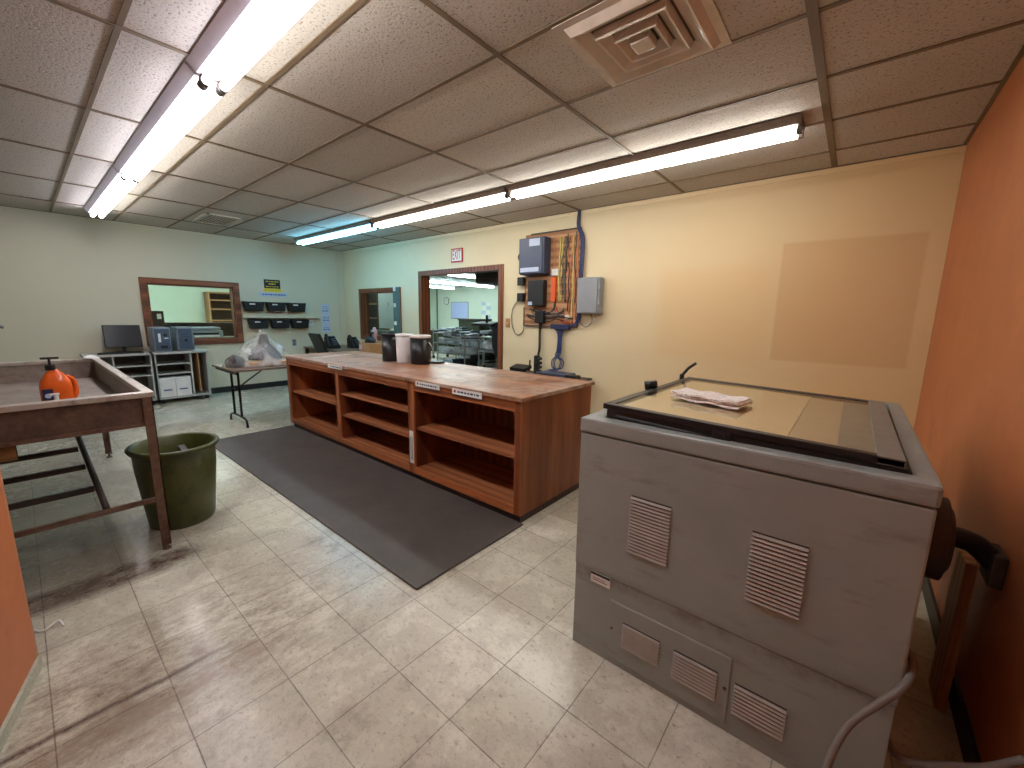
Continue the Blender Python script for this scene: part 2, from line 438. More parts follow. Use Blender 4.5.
def text_mb(txt, size, depth=.002):
    cu = bpy.data.curves.new('lettering', 'FONT'); cu.body = txt; cu.size = size; cu.extrude = depth/2
    cu.align_x = 'CENTER'; cu.align_y = 'CENTER'
    ob = bpy.data.objects.new('lettering', cu); COL.objects.link(ob)
    dg = bpy.context.evaluated_depsgraph_get(); me = bpy.data.meshes.new_from_object(ob.evaluated_get(dg))
    mb = MB().add([v.co[:] for v in me.vertices], [tuple(p.vertices) for p in me.polygons])
    bpy.data.objects.remove(ob); bpy.data.curves.remove(cu); bpy.data.meshes.remove(me)
    return mb

# ------------------------------------------------------------------ room
XL, YW, XR, ZC = -8.5, 4.547, .461, 2.708
YR = -3.2
TH = .14
def wall_with_holes(axis, c0, c1, a0, a1, z0, z1, holes):
    """solid wall between planes c0..c1 along 'axis' normal, spanning a0..a1, with (a,b,z,z) holes"""
    mb = MB()
    As = sorted({a0, a1, *[h[0] for h in holes], *[h[1] for h in holes]})
    for i in range(len(As)-1):
        a, b = As[i], As[i+1]; mid = (a+b)/2
        hs = sorted([(h[2], h[3]) for h in holes if h[0] < mid < h[1]])
        z = z0
        for h0, h1 in hs+[(z1, z1)]:
            if h0 > z:
                if axis == 'Y': mb.box((a, c0, z), (b, c1, h0))
                else: mb.box((c0, a, z), (c1, b, h0))
            z = max(z, h1)
    return mb
struct('floor', MB().box((-18.2, YR-.1, -.1), (XR+.1, 15.2, 0)), 'floor')
struct('ceiling', MB().box((XL-.1, YR-.1, ZC), (XR+.1, YW+.1, ZC+.05)), 'ceiling')
DOOR = (-5.84, -4.03, 0, 2.09); W2 = (-7.79, -6.49, .97, 1.84)
W1 = (1.34, 2.50, .95, 1.84)
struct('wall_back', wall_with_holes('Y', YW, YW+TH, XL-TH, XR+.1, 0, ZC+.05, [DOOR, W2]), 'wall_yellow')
struct('wall_left', wall_with_holes('X', XL-TH, XL, YR-.1, YW, 0, ZC+.05, [W1]), 'wall_left')
struct('wall_right', MB().box((XR, YR-.1, 0), (XR+.1, YW, ZC+.05)), 'orange')
struct('wall_rear', MB().box((XL, YR-.1, 0), (-2.50, YR, ZC+.05)), 'wall_left')
# short orange partition at the near left
ca, cb = (-2.385, -.112), (XR, -.85)
struct('wall_front', MB().prism([ca, cb, (XR, -1.0), (-2.385-.0, YR), (-2.50, YR), (-2.50, -.20)][:4]+[(-2.50, YR), (-2.50, -.112)], 0, ZC+.0, 'Z'), 'orange')
dx, dy = cb[0]-ca[0], cb[1]-ca[1]; L = math.hypot(dx, dy); nx, ny = -dy/L, dx/L
def along(t, off): return (ca[0]+dx*t+nx*off, ca[1]+dy*t+ny*off)
struct('baseboard_front', MB().prism([along(0, .0), along(1, .0), along(1, .012), along(0, .012)], 0, .045, 'Z'), 'cove_light')
struct('baseboard_left', MB().box((XL, YR, 0), (XL+.012, YW, .10)), 'cove')
struct('baseboard_back', MB().box((XL+.012, YW-.012, 0), (DOOR[0]-.11, YW, .10)).box((DOOR[1]+.11, YW-.012, 0), (XR, YW, .10)), 'cove')
struct('baseboard_right', MB().box((XR-.012, YR+2.36, 0), (XR, YW-.012, .10)), 'cove')
# ceiling grid and wall angle
g = MB()
xs = [-1.512-1.22*i for i in range(6)]+[-.292]
ys = [.451+.6096*j for j in range(-6, 7)]
for y in ys: g.box((XL, y-.012, ZC-.006), (XR, y+.012, ZC))
for i, x in enumerate(xs):
    w = .02 if x == -.292 else .012
    g.box((x-w, YR, ZC-.008), (x+w, YW, ZC-.0005))
g.box((XL, YW-.022, ZC-.005), (XR, YW, ZC)).box((XL, YR, ZC-.005), (XL+.022, YW, ZC)).box((XR-.022, YR, ZC-.005), (XR, YW, ZC))
struct('trim_1', g, 'tee')
# thin picture rail line at the wall top (back wall)
struct('trim_2', MB().box((XL, YW-.012, ZC-.05), (XR, YW, ZC-.008)), 'wall_yellow')
# corner bead near the far corner
struct('trim_3', MB().box((XL, YW-.13, 0.1), (XL+.02, YW-.09, ZC-.01)), 'wall_left')

# doorway casing and jamb
f = MB()
x0, x1, _, z1 = DOOR
for (a, b) in ((x0-.07, x0), (x1, x1+.07)): f.box((a, YW-.02, 0), (b, YW, z1+.065))
f.box((x0, YW-.02, z1), (x1, YW, z1+.065))
f.box((x0, YW-.02, 0), (x0+.02, YW+TH+.02, z1)).box((x1-.02, YW-.02, 0), (x1, YW+TH+.02, z1)).box((x0, YW-.02, z1-.012), (x1, YW+TH+.02, z1))
f.box((x0-.1, YW+TH, 0), (x0, YW+TH+.02, z1+.1)).box((x1, YW+TH, 0), (x1+.1, YW+TH+.02, z1+.1)).box((x0, YW+TH, z1), (x1, YW+TH+.02, z1+.1))
struct('door_1', f, 'trimwood')
# interior window in the back wall
def win_y(name, x0, x1, z0, z1, w=.07):
    f = MB()
    f.box((x0-w, YW-.025, z0-w), (x0, YW, z1+w)).box((x1, YW-.025, z0-w), (x1+w*.6, YW, z1+w))
    f.box((x0, YW-.025, z1), (x1, YW, z1+w)).box((x0, YW-.025, z0-w), (x1, YW, z0))
    f.box((x0, YW, z0), (x0+.02, YW+TH, z1)).box((x1-.02, YW, z0), (x1, YW+TH, z1)).box((x0, YW, z1-.02), (x1, YW+TH, z1)).box((x0, YW, z0), (x1, YW+TH, z0+.02))
    o = struct(name, f, 'trimwood')
    MB().box((x0+.02, YW+.07, z0+.02), (x1-.02, YW+.075, z1-.02)).build('window_pane', 'glass', o)
    return o
w2 = win_y('window_2', *W2)
MB().box((W2[1]-.16, YW-.0375, W2[2]-.02), (W2[1]+.045, YW-.0255, W2[3]+.07)).build('window_sash', 'sage', w2)
for z in (1.84, 1.55, 1.22): MB().box((W2[1]-.13, YW-.048, z), (W2[1]-.07, YW-.037, z+.07)).build('sash_clip', 'white', w2)
# interior window in the left wall
y0, y1, z0, z1 = W1; w = .085
f = MB()
f.box((XL, y0-w, z0-w), (XL+.03, y0, z1+w), .004).box((XL, y1, z0-w), (XL+.03, y1+w, z1+w), .004)
f.box((XL, y0, z1), (XL+.03, y1, z1+w), .004).box((XL, y0, z0-w), (XL+.03, y1, z0), .004)
f.box((XL-TH, y0, z0), (XL, y0+.02, z1)).box((XL-TH, y1-.02, z0), (XL, y1, z1)).box((XL-TH, y0, z1-.02), (XL, y1, z1)).box((XL-TH, y0, z0), (XL, y1, z0+.02))
o = struct('window_1', f, 'trimwood_y')
MB().box((XL-.075, y0+.02, z0+.02), (XL-.07, y1-.02, z1-.02)).build('window_pane', 'glass', o)

# rooms seen through the openings
struct('wall_back_room_left', MB().box((-18.2, YW+TH, 0), (-18.1, 15.1, ZC)), 'mint')
struct('wall_back_room_far', MB().box((-18.1, 14.0, 0), (-1.4, 14.1, ZC)), 'mint')
struct('wall_back_room_right', MB().box((-1.4, YW+TH, 0), (-1.3, 14.1, ZC)), 'mint')
struct('ceiling_back_room', MB().box((-18.2, YW+TH, ZC), (-1.3, 14.1, ZC+.05)), 'backceil')
struct('wall_side_room_far', MB().box((-13.2, -2.5, 0), (-13.1, YW, ZC)), 'mint')
struct('wall_side_room_left', MB().box((-13.1, -2.6, 0), (XL-TH, -2.5, ZC)), 'mint')
struct('wall_side_room_right', MB().box((-13.2, YW, 0), (XL-TH, YW+TH, ZC)), 'mint')
struct('ceiling_side_room', MB().box((-13.2, -2.6, ZC), (XL-TH, YW+TH, ZC+.05)), 'mint')
struct('trim_4', MB().box((-13.1, -2.5, 2.04), (-13.04, YW, 2.30)), 'white')

# ------------------------------------------------------------------ lights
def strip(xa, xb, y, mats, label, body='fix', group='eight foot fluorescent strip lights', sep=.040, z=2.628, along='X'):
    c = ((xa+xb)/2, y, ZC)
    t = Thing('fluorescent_light', label, 'ceiling light', c, group)
    b = MB(); b.prism([(y-.115, ZC-.008), (y+.115, ZC-.008), (y+.075, ZC-.05), (y-.075, ZC-.05)], xa+.01, xb-.01, 'X')
    t.part('housing', b, body)
    for i, (s_, m_) in enumerate(zip((-1, 1), mats)):
        tb = MB().cyl((xa+.035, y+s_*sep, z), (xb-.035, y+s_*sep, z), .0205, n=14, cap=True)
        t.part('tube', tb, m_)
        for xx in (xa+.022, xb-.022):
            t.part('lamp_holder', MB().cyl((xx-.014, y+s_*sep, z), (xx+.014, y+s_*sep, z), .024, n=14).box((xx-.012, y+s_*sep-.014, z), (xx+.012, y+s_*sep+.014, ZC-.03), .003), 'ventdark')
    return t
FL = 2.49
strip(-.36-FL+.05, -.31, .822, ('tube_lav', 'tube_w'), 'double tube fluorescent strip nearest the viewer in the left ceiling row')
strip(-2.80-FL, -2.81, .822, ('tube_lav', 'tube_w'), 'middle double tube fluorescent strip of the left ceiling row')
strip(-5.30-FL, -5.31, .822, ('tube_lav', 'tube_w'), 'double tube fluorescent strip of the left row ending at the far wall')
strip(-2.84, -.40, 3.37, ('tube_w', 'tube_w'), 'fluorescent strip nearest the orange wall in the row along the back wall', 'fixrust')
strip(-5.31, -2.85, 3.37, ('tube_w', 'tube_w'), 'middle white fluorescent strip of the row along the back wall', 'fixrust')
strip(-7.75, -5.33, 3.37, ('tube_cyan', 'tube_cyan'), 'cyan tinted fluorescent strip at the far end of the back wall row', 'fixrust')
def strip_y(x, ya, yb, label, z=2.60, sc=1, group='strip lights of the room beyond the doorway'):
    t = Thing('fluorescent_light', label, 'ceiling light', (x, (ya+yb)/2, ZC), group)
    t.part('housing', MB().box((x-.09, ya, ZC-.05), (x+.09, yb, ZC), .004), 'fix')
    for s_ in (-1, 1):
        t.part('tube', MB().cyl((x+s_*.06, ya+.02, z), (x+s_*.06, yb-.02, z), .024, n=10), 'tube_back')
    return t
strip_y(-9.5, 7.9, 10.3, 'nearest strip light beyond the doorway, partly hidden by the black hanging unit')
strip_y(-12.2, 7.5, 9.9, 'left strip light of the second row beyond the doorway')
strip_y(-12.2, 10.0, 13.3, 'right strip light of the second row beyond the doorway')
strip_y(-14.6, 8.4, 10.85, 'left strip light of the lowest looking row beyond the doorway')
strip_y(-14.6, 11.0, 13.2, 'right strip light of the lowest looking row beyond the doorway')
strip_y(-9.5, 5.4, 7.85, 'added unseen strip light just beyond the back wall, left of the doorway')  # added lamp, out of view, to brighten the white board panel
strip_y(-10.6, -.6, 1.8, 'left added, unseen strip light of the side room beyond the wooden framed window', group='added side room strip lights')  # added lamps, out of view, to brighten the side room
strip_y(-10.6, 1.9, 4.3, 'right added, unseen strip light of the side room beyond the wooden framed window', group='added side room strip lights')

# ------------------------------------------------------------------ ceiling vents
t = Thing('ceiling_diffuser', 'large square stepped white air diffuser in the ceiling near the viewer', 'vent', (-.895, 1.975, ZC))
cx, cy = -.895, 1.975
def sqring(r0, z0, r1, z1, cx=cx, cy=cy):
    m = MB(); a = [(cx-r0, cy-r0, z0), (cx+r0, cy-r0, z0), (cx+r0, cy+r0, z0), (cx-r0, cy+r0, z0)]
    b = [(cx-r1, cy-r1, z1), (cx+r1, cy-r1, z1), (cx+r1, cy+r1, z1), (cx-r1, cy+r1, z1)]
    e = [(x, y, z+.004) for x, y, z in a+b]
    m.add(a+b+e, [f_ for i in range(4) for f_ in ((i, (i+1) % 4, 4+(i+1) % 4, 4+i), (8+i, 12+i, 12+(i+1) % 4, 8+(i+1) % 4), (i, 8+i, 8+(i+1) % 4, (i+1) % 4), (4+i, 4+(i+1) % 4, 12+(i+1) % 4, 12+i))])
    return m
t.part('backing', MB().box((cx-.25, cy-.25, ZC-.004), (cx+.25, cy+.25, ZC+.03)), 'ventdark')
t.part('frame', sqring(.30, ZC-.010, .262, ZC-.010), 'vent')
prof_ = [(.262, -.010), (.238, -.040), (.228, -.038), (.176, -.010), (.166, -.012), (.158, -.044), (.149, -.042), (.108, -.012), (.100, -.014), (.094, -.048), (.086, -.046), (.056, -.014)]
for k in range(0, len(prof_)-1):
    (a_, za_), (b_, zb_) = prof_[k], prof_[k+1]
    if k in (3, 7): continue
    t.part('louver', sqring(a_, ZC+za_, b_, ZC+zb_), 'vent')
t.part('louver', MB().box((cx-.046, cy-.046, ZC-.052), (cx+.046, cy+.046, ZC-.012), .008), 'vent')
vx0, vx1, vy0, vy1 = -7.50, -6.75, 1.76, 2.2
t = Thing('ceiling_grille', 'small slotted return air grille in the ceiling near the far left wall', 'vent', ((vx0+vx1)/2, (vy0+vy1)/2, ZC))
t.part('frame', MB().box((vx0, vy0, ZC-.014), (vx1, vy0+.04, ZC)).box((vx0, vy1-.04, ZC-.014), (vx1, vy1, ZC)).box((vx0, vy0, ZC-.014), (vx0+.04, vy1, ZC)).box((vx1-.04, vy0, ZC-.014), (vx1, vy1, ZC)), 'vent')
t.part('backing', MB().box((vx0+.04, vy0+.04, ZC-.004), (vx1-.04, vy1-.04, ZC)), 'slot')
s = MB()
for i in range(9):
    yy = vy0+.06+i*.04; s.box((vx0+.04, yy, ZC-.012), (vx1-.04, yy+.012, ZC-.004))
t.part('slats', s, 'vent')

# ------------------------------------------------------------------ counter
t = Thing('shelf_counter', 'long waist high orange oak counter with open shelves facing the rubber mat', 'counter', (-3.5, 2.5, 0))
CX0, CX1, CY0, CY1, CT = -5.36, -1.63, 2.07, 3.0, .905
t.part('countertop', MB().box((CX0-.06, CY0-.018, CT-.03), (CX1+.015, CY1+.03, CT), .006), 'oak_top', label='worn and stained oak countertop')
t.part('end_panel', MB().box((CX1-.03, CY0+.02, .06), (CX1, CY1, CT-.03)), 'oak_z')
t.part('end_panel', MB().box((CX0, CY0+.02, .06), (CX0+.03, CY1, CT-.03)), 'oak_z')
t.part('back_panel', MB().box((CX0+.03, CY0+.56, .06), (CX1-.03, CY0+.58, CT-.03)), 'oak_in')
t.part('rear_panel', MB().box((CX0+.03, CY1-.02, .06), (CX1-.03, CY1, CT-.03)), 'oak')
t.part('plinth', MB().box((CX0+.05, CY0+.02, 0), (CX1-.012, CY1-.03, .06)), 'darkwood', label='dark recessed kick base')
t.part('bottom_board', MB().box((CX0+.03, CY0+.02, .06), (CX1-.03, CY0+.56, .10)), 'oak_shelf')
bays = [(-5.30, -4.14), (-4.08, -2.88), (-2.80, -1.69)]
for a, b in ((-4.14, -4.08), (-2.88, -2.80)):
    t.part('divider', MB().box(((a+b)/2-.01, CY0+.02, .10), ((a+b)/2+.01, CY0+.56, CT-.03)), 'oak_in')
for a, b in ((CX0, -5.30), (-4.14, -4.08), (-2.88, -2.80), (-1.69, CX1)): t.part('face_stile', MB().box((a, CY0, .06), (b, CY0+.02, CT-.03), .002), 'oak_z')
for a, b in bays:
    t.part('top_rail', MB().box((a, CY0, .80), (b, CY0+.02, CT-.03)), 'oak')
    t.part('bottom_rail', MB().box((a, CY0, .06), (b, CY0+.0195, .118)), 'oak')
for (a, b), zs in zip(bays, ((.465,), (.60, .37), (.47,))):
    for z in zs: t.part('shelf', MB().box((a-.02, CY0+.03, z-.02), (b+.02, CY0+.56, z), .003), 'oak_shelf')
def label_strip(xa, xb, z0, z1, y, red=True, vertical=False):
    o = t.part('label_strip', MB().box((xa, y-.0035, z0), (xb, y-.0005, z1)), 'paper', label='white paper label strip with small printed lines')
    mb = MB()
    if vertical:
        for k in range(2): mb.box((xa+.013+.02*k, y-.0045, z0+.03), (xa+.019+.02*k, y-.0036, z1-.05))
    else:
        x = xa+.06
        while x < xb-.03:
            wd = random.uniform(.012, .03); mb.box((x, y-.0045, (z0+z1)/2-.006), (min(x+wd, xb-.015), y-.0036, (z0+z1)/2+.006)); x += wd+.01
        if red: t.part('red_mark', MB().box((xa+.02, y-.0045, (z0+z1)/2-.008), (xa+.04, y-.0036, (z0+z1)/2+.01)), 'inkred', o)
    t.part('print', mb, 'inkdark', o)
label_strip(-4.24, -3.95, .862, .900, CY0-.018, False)
label_strip(-2.74, -2.44, .850, .892, CY0-.018)
label_strip(-2.29, -1.98, .845, .890, CY0-.018)
label_strip(-2.866, -2.814, .15, .44, CY0, vertical=True)

single('floor_mat', MB().box((-5.36, 1.18, 0), (-1.61, 2.086, .012), .004), 'mat', 'long dark ribbed rubber mat on the floor in front of the counter', 'mat', (-3.5, 1.6, 0))

# ------------------------------------------------------------------ exposure machine
mx0, mx1, my0, my1 = -.815, .215, 1.43, 2.78
t = Thing('exposure_machine', 'big grey box shaped exposure machine with glass frame lid beside the orange wall', 'machine', (-.3, 2.1, 0))
MT = 1.035
t.part('lower_cabinet', MB().box((mx0+.003, my0+.003, .0), (mx1-.003, my1-.003, .385), .003), 'machine')
t.part('upper_cabinet', MB().box((mx0, my0, .385), (mx1, my1, .972), .006), 'machine')
# top rim with a well
wx0, wx1, wy0, wy1 = -.745, .165, 1.50, 2.70
rim = MB()
rim.box((mx0-.004, my0-.004, .976), (mx1+.004, wy0, MT), .010).box((mx0-.004, wy1, .976), (mx1+.004, my1+.004, MT), .008)
rim.box((mx0-.004, wy0-.02, .976), (wx0, wy1+.02, MT), .008).box((wx1, wy0-.02, .976), (mx1+.004, wy1+.02, MT), .008)
t.part('top_rim', rim, 'machine')
t.part('well', MB().box((wx0, wy0, .975), (wx1, wy1, 1.0)), 'slot')
def ztilt(x, y): return 1.092-.024*(x+.75)/.9-.009*(y-1.5)/1.1
def tilted(lo, hi, bev=0):
    m = MB().box(lo, hi, bev); m.v = [(x, y, z+ztilt(x, y)) for x, y, z in m.v]; return m
fx0, fx1, fy0, fy1 = -.755, .150, 1.495, 2.61
bw = .035
fr = MB()
for lo, hi in (((fx0, fy0, -.022), (fx1, fy0+bw, 0)), ((fx0, fy1-.05, -.022), (fx1, fy1, 0)), ((fx0, fy0+bw, -.022), (fx0+bw, fy1-.05, 0))):
    m_ = tilted(lo, hi, .003); fr.add(m_.v, m_.f)
fo = t.part('glass_frame', fr, 'machinedark', label='black lid frame')
t.part('hinge_bar', tilted((fx1-.06, fy0, -.022), (fx1, fy1, .001), .002), 'framegrey', fo)
lf = MB()
for lo, hi in (((fx0+.015, fy0+.006, -.056), (fx1+.008, fy0+.045, -.024)), ((fx0+.03, fy1-.05, -.052), (fx1+.005, fy1-.01, -.026)), ((fx0+.03, fy0+.012, -.052), (fx0+.06, fy1-.01, -.026)), ((fx1-.03, fy0+.012, -.05), (fx1+.005, fy1-.01, -.026))):
    m_ = tilted(lo, hi, .003); lf.add(m_.v, m_.f)
t.part('lower_frame', lf, 'machinedark')
t.part('gasket_rod', MB().tube([(fx0+.06, fy0-.002, 1.048), (-.42, fy0-.004, 1.036), (-.3, fy0-.004, 1.034)], .007), 'machinedark')
t.part('latch', MB().box((-.335, fy0-.012, 1.030), (-.275, fy0+.01, 1.062), .004).cyl((-.305, fy0-.016, 1.046), (-.305, fy0, 1.046), .01), 'machinedark')
t.part('blanket', tilted((fx0+bw, fy0+bw, -.024), (fx1-.06, fy1-.05, -.017)), 'blanket')
t.part('glass_pane', tilted((fx0+bw-.004, fy0+bw-.004, -.006), (fx1-.056, fy1-.046, -.003)), 'glass')
for yy, h in ((2.02, .03), (2.55, .034)):    # toggle clamps at the left edge
    cl = MB().box((fx0-.045, yy-.03, MT), (fx0+.01, yy+.03, MT+.02), .004).box((fx0-.03, yy-.012, MT+.015), (fx0-.008, yy+.012, MT+.07), .003)
    co = t.part('clamp', cl, 'machinedark')
    t.part('clamp_lever', MB().tube([(fx0-.02, yy, MT+.06), (fx0+.015, yy, MT+.075+h), (fx0+.05, yy+.02, MT+.085+h*1.6)] if yy > 2.3 else [(fx0-.03, yy-.02, MT+.066), (fx0+.02, yy+.01, MT+.074)], .0085 if yy > 2.3 else .02), 'machinedark', co)
# louvred vents in the front
def vent(x0, x1, z0, z1, n, y=my0, parent=None):
    o = t.part('vent_grille', MB().box((x0, y-.0015, z0), (x1, y+.002, z1)), 'slot', parent)
    s_ = MB(); dz = (z1-z0)/n
    for i in range(n):
        z = z0+i*dz
        s_.prism([(y+.001, z+dz*.10), (y-.008, z+dz*.10), (y-.004, z+dz*.62), (y+.001, z+dz*.72)], x0, x1, 'X')
    t.part('louvers', s_, 'slatlight', o)
vent(-.582, -.430, .535, .768, 17)
vent(-.175, -.027, .533, .773, 17)
t.part('access_panel', MB().box((-.64, my0-.003, .03), (-.187, my0+.009, .292), .004), 'machine')
yp = my0-.003
vent(-.580, -.430, .112, .221, 8, yp); vent(-.377, -.226, .103, .218, 8, yp); vent(-.172, -.022, .09, .208, 8, my0+.003)
for x in (-.627, -.20): t.part('screw', MB().cyl((x, yp-.003, .17), (x, yp+.004, .17), .006, n=10), 'ventdark')
lp = t.part('rating_plate', MB().box((-.735, my0-.0005, .335), (-.648, my0+.003, .381)), 'paper', label='small white rating plate with dark top band')
t.part('plate_band', MB().box((-.735, my0-.0015, .371), (-.648, my0-.0006, .381)), 'black', lp)
t.part('plate_print', MB().box((-.725, my0-.0012, .347), (-.66, my0-.0006, .350)).box((-.725, my0-.0012, .357), (-.67, my0-.0006, .359)), 'inkdark', lp)
# blower on the side by the wall
bl = t.part('blower_drum', MB().cyl((mx1-.005, 1.86, .74), (mx1+.085, 1.86, .74), .135, n=36).cyl((mx1+.085, 1.86, .74), (mx1+.10, 1.86, .74), .125, .10, n=36), 'rackdark', label='dark round blower drum')
t.part('blower_pipe', MB().tube(spline([(mx1+.09, 1.90, .73), (.34, 1.92, .735), (.385, 1.94, .72), (.42, 1.95, .69), (.445, 1.95, .665)]), .034, 12), 'black', bl)
t.part('pipe_bracket', MB().box((.425, 1.90, .60), (.459, 2.02, .71), .006), 'rackdark', bl)
t.part('side_brace', MB().box((mx1, 2.3, .02), (mx1+.03, 2.36, .62), .003), 'greycable')
t.part('hose', MB().tube(spline([(mx1-.01, 1.60, .50), (.235, 1.50, .50), (.215, 1.40, .485), (.17, 1.36, .43), (.115, 1.33, .34), (.085, 1.29, .22), (.09, 1.26, .08), (.12, 1.25, .012)], 8), .0095, 12), 'greycable', label='grey rubber hose drooping in front of the cabinet')
AH = [(.213, 1.60, .19), (.235, 1.49, .198), (.28, 1.475, .215), (.34, 1.484, .25), (.40, 1.49, .29), (.4515, 1.476, .37)]
single('air_hose', MB().tube(spline(AH, 8), .0095, 12), 'greycable', 'grey hose sagging from the machine side across to the orange wall', 'hose', (.34, 1.5, .2))
single('wall_board', MB().box((.40, 2.05, 0), (.43, 2.20, .60), .002).xf(Matrix.Translation((0, 0, 0))), 'lightoak', 'narrow tan board leaning against the orange wall behind the machine', 'board', (.41, 2.1, 0))
# sheets and newspaper on the glass
single('kraft_sheet', tilted((-.705, 1.55, -.0165), (-.13, 2.545, -.013)), 'tan', 'large tan paper sheet under the glass of the grey machine', 'paper sheet', (-.4, 2.0, 1.06))
single('paper_sheet', tilted((-.128, 1.56, -.0165), (.0, 2.52, -.0148)), 'tan2', 'narrower pale brown sheet at the right end under the machine glass', 'paper sheet', (-.06, 2.0, 1.05))
nb = MB()
for k, (dx_, dy_, ww, hh) in enumerate(((0, 0, .26, .17), (.01, .005, .25, .165), (.0, -.004, .255, .16))):
    m_ = MB(); nX = 10
    for i in range(nX+1):
        for j in range(3):
            x = dx_+i/nX*ww; y = dy_+(j/2)*hh
            m_.v.append((x, y, k*.007+.003*math.sin(i*1.3+k)+.002*math.sin(j*2+k)))
    top = len(m_.v); m_.v += [(x, y, z+.006) for x, y, z in m_.v]
    I = lambda i, j, o: o+i*3+j
    for i in range(nX):
        for j in range(2):
            m_.f += [(I(i,j,0), I(i,j+1,0), I(i+1,j+1,0), I(i+1,j,0)), (I(i,j,top), I(i+1,j,top), I(i+1,j+1,top), I(i,j+1,top))]
        for j in (0, 2): m_.f.append((I(i,j,0), I(i+1,j,0), I(i+1,j,top), I(i,j,top)))
    for i in (0, nX):
        for j in range(2): m_.f.append((I(i,j,0), I(i,j+1,0), I(i,j+1,top), I(i,j,top)))
    nb.add(m_.v, m_.f)
nb.xf(Matrix.Translation((-.60, 1.84, .001)) @ Matrix.Rotation(math.radians(-6), 4, 'Z') @ Matrix.Diagonal((1.08, 1.05, 1.3, 1)))
nb.v = [(x, y, z+ztilt(x, y)+.002) for x, y, z in nb.v]
single('newspaper', nb, 'newsprint', 'folded newspaper lying on top of the grey machine glass', 'newspaper', (-.48, 1.93, 1.08))

# ------------------------------------------------------------------ washout sink
sx0, sx1, sy0, sy1, st, sb = -5.50, -3.08, -.80, .435, .975, .80
t = Thing('washout_sink', 'large stained metal washout sink on tall legs at the left', 'sink', (-4.3, -.2, 0))
w_ = .02
b = MB()
b.box((sx0+w_, sy0, sb), (sx1, sy0+w_, st-.03)).box((sx0+w_, sy1-w_, sb), (sx1, sy1, st-.03)).box((sx0, sy0, sb), (sx0+w_, sy1, st-.03))
b.box((sx0, sy0, sb-.02), (sx1, sy1, sb))
t.part('basin', b, 'sinkin')
t.part('side_panel', MB().box((sx1, sy0, sb-.02), (sx1+.012, sy1+.004, st-.03)), 'sinkout', label='brown stained near side of the basin')
t.part('side_lip', MB().box((sx1+.012, sy0, sb-.022), (sx1+.02, sy1, sb+.0)), 'sinkleg')
r_ = MB()
r_.box((sx1-.03, sy0-.02, st-.03), (sx1+.03, sy1+.02, st), .006).box((sx0-.03, sy0-.02, st-.03), (sx0+.03, sy1+.02, st), .006)
r_.box((sx0+.03, sy1-.03, st-.03), (sx1-.03, sy1+.02, st), .006).box((sx0+.03, sy0-.02, st-.03), (sx1-.03, sy0+.03, st), .006)
t.part('rim', r_, 'sinkrim')
def angle_leg(x, y, sx_, sy_, top=st-.03):
    m = MB()
    m.box((min(x, x-sx_*.045), min(y, y-sy_*.005), .03), (max(x, x-sx_*.045), max(y, y-sy_*.005), top))
    m.box((min(x, x-sx_*.005), min(y, y-sy_*.045), .03), (max(x, x-sx_*.005), max(y, y-sy_*.045), top))
    l = t.part('leg', m, 'sinkleg')
    t.part('foot', MB().cyl((x-sx_*.02, y-sy_*.02, 0), (x-sx_*.02, y-sy_*.02, .008), .022, n=14).cyl((x-sx_*.02, y-sy_*.02, .008), (x-sx_*.02, y-sy_*.02, .04), .008, n=8), 'sinkleg', l)
angle_leg(sx1+.026, sy1+.008, 1, 1); angle_leg(sx1+.026, sy0-.006, 1, -1); angle_leg(sx0-.004, sy1+.006, -1, 1); angle_leg(sx0-.004, sy0-.006, -1, -1)
t.part('stretcher', MB().box((sx1-.012, sy0, .312), (sx1+.014, sy1, .338), .002), 'sinkleg')
t.part('stretcher', MB().box((sx0+.0, sy0, .30), (sx0+.03, sy1, .345), .002), 'sinkleg')
# slatted rack under the sink: sloping rail with three slats
RA, RB = (-4.64, .150, .775), (-3.125, .196, .322)
rk = MB().tube([RA, RB], .019, 4)
rko = t.part('rack_rail', rk, 'rackdark', label='dark sloping rail of the rack under the basin')
t.part('rack_rail', MB().tube([(-3.98, -.62, sb-.02), (-3.14, -.60, .315)], .022, 4), 'rackdark')
for xx, yy, zz in ((-3.85, .155, .535), (-3.65, .165, .462), (-3.4, .175, .385)):
    t.part('rack_slat', MB().box((xx-.006, -.62, zz-.024), (xx+.03, yy, zz+.004), .002), 'rackdark')
dp = t.part('drain_pipe', MB().cyl((-3.27, -.60, .705), (-3.27, -.16, .705), .038, n=24).cyl((-3.27, -.16, .705), (-3.27, -.085, .705), .047, n=24), 'kraft', label='brown drain pipe with a dark open end')
t.part('pipe_mouth', MB().cyl((-3.27, -.085, .705), (-3.27, -.083, .705), .036, n=24), 'slot', dp)
t.part('pipe_riser', MB().cyl((-3.27, -.55, .705), (-3.27, -.55, .78), .034, n=24), 'kraft', dp)
# soap
bx, by, bz = -4.50, .115, .80
def jug(w, d, h, c):
    m = MB(); prof = [(.42, 0), (.5, .04), (.5, .62), (.47, .74), (.3, .9), (.14, .98), (.12, 1.0)]
    n = 28; vs = []
    for r, z in prof:
        for k in range(n):
            a = 2*PI*k/n; ca_, sa_ = math.cos(a), math.sin(a)
            e = .55; px = math.copysign(abs(ca_)**e, ca_)*r; py = math.copysign(abs(sa_)**e, sa_)*r
            vs.append((c[0]+py*d, c[1]+px*w, c[2]+z*h))
    m.add(vs, [(i*n+k, i*n+(k+1) % n, (i+1)*n+(k+1) % n, (i+1)*n+k) for i in range(len(prof)-1) for k in range(n)]+[tuple(range(n)), tuple(range((len(prof)-1)*n, len(prof)*n))], True)
    return m
bx, by = -3.62, .10
SZ = .802
t = Thing('soap_jug', 'orange hand cleaner jug with black pump standing in the washout sink', 'soap bottle', (bx, by, SZ))
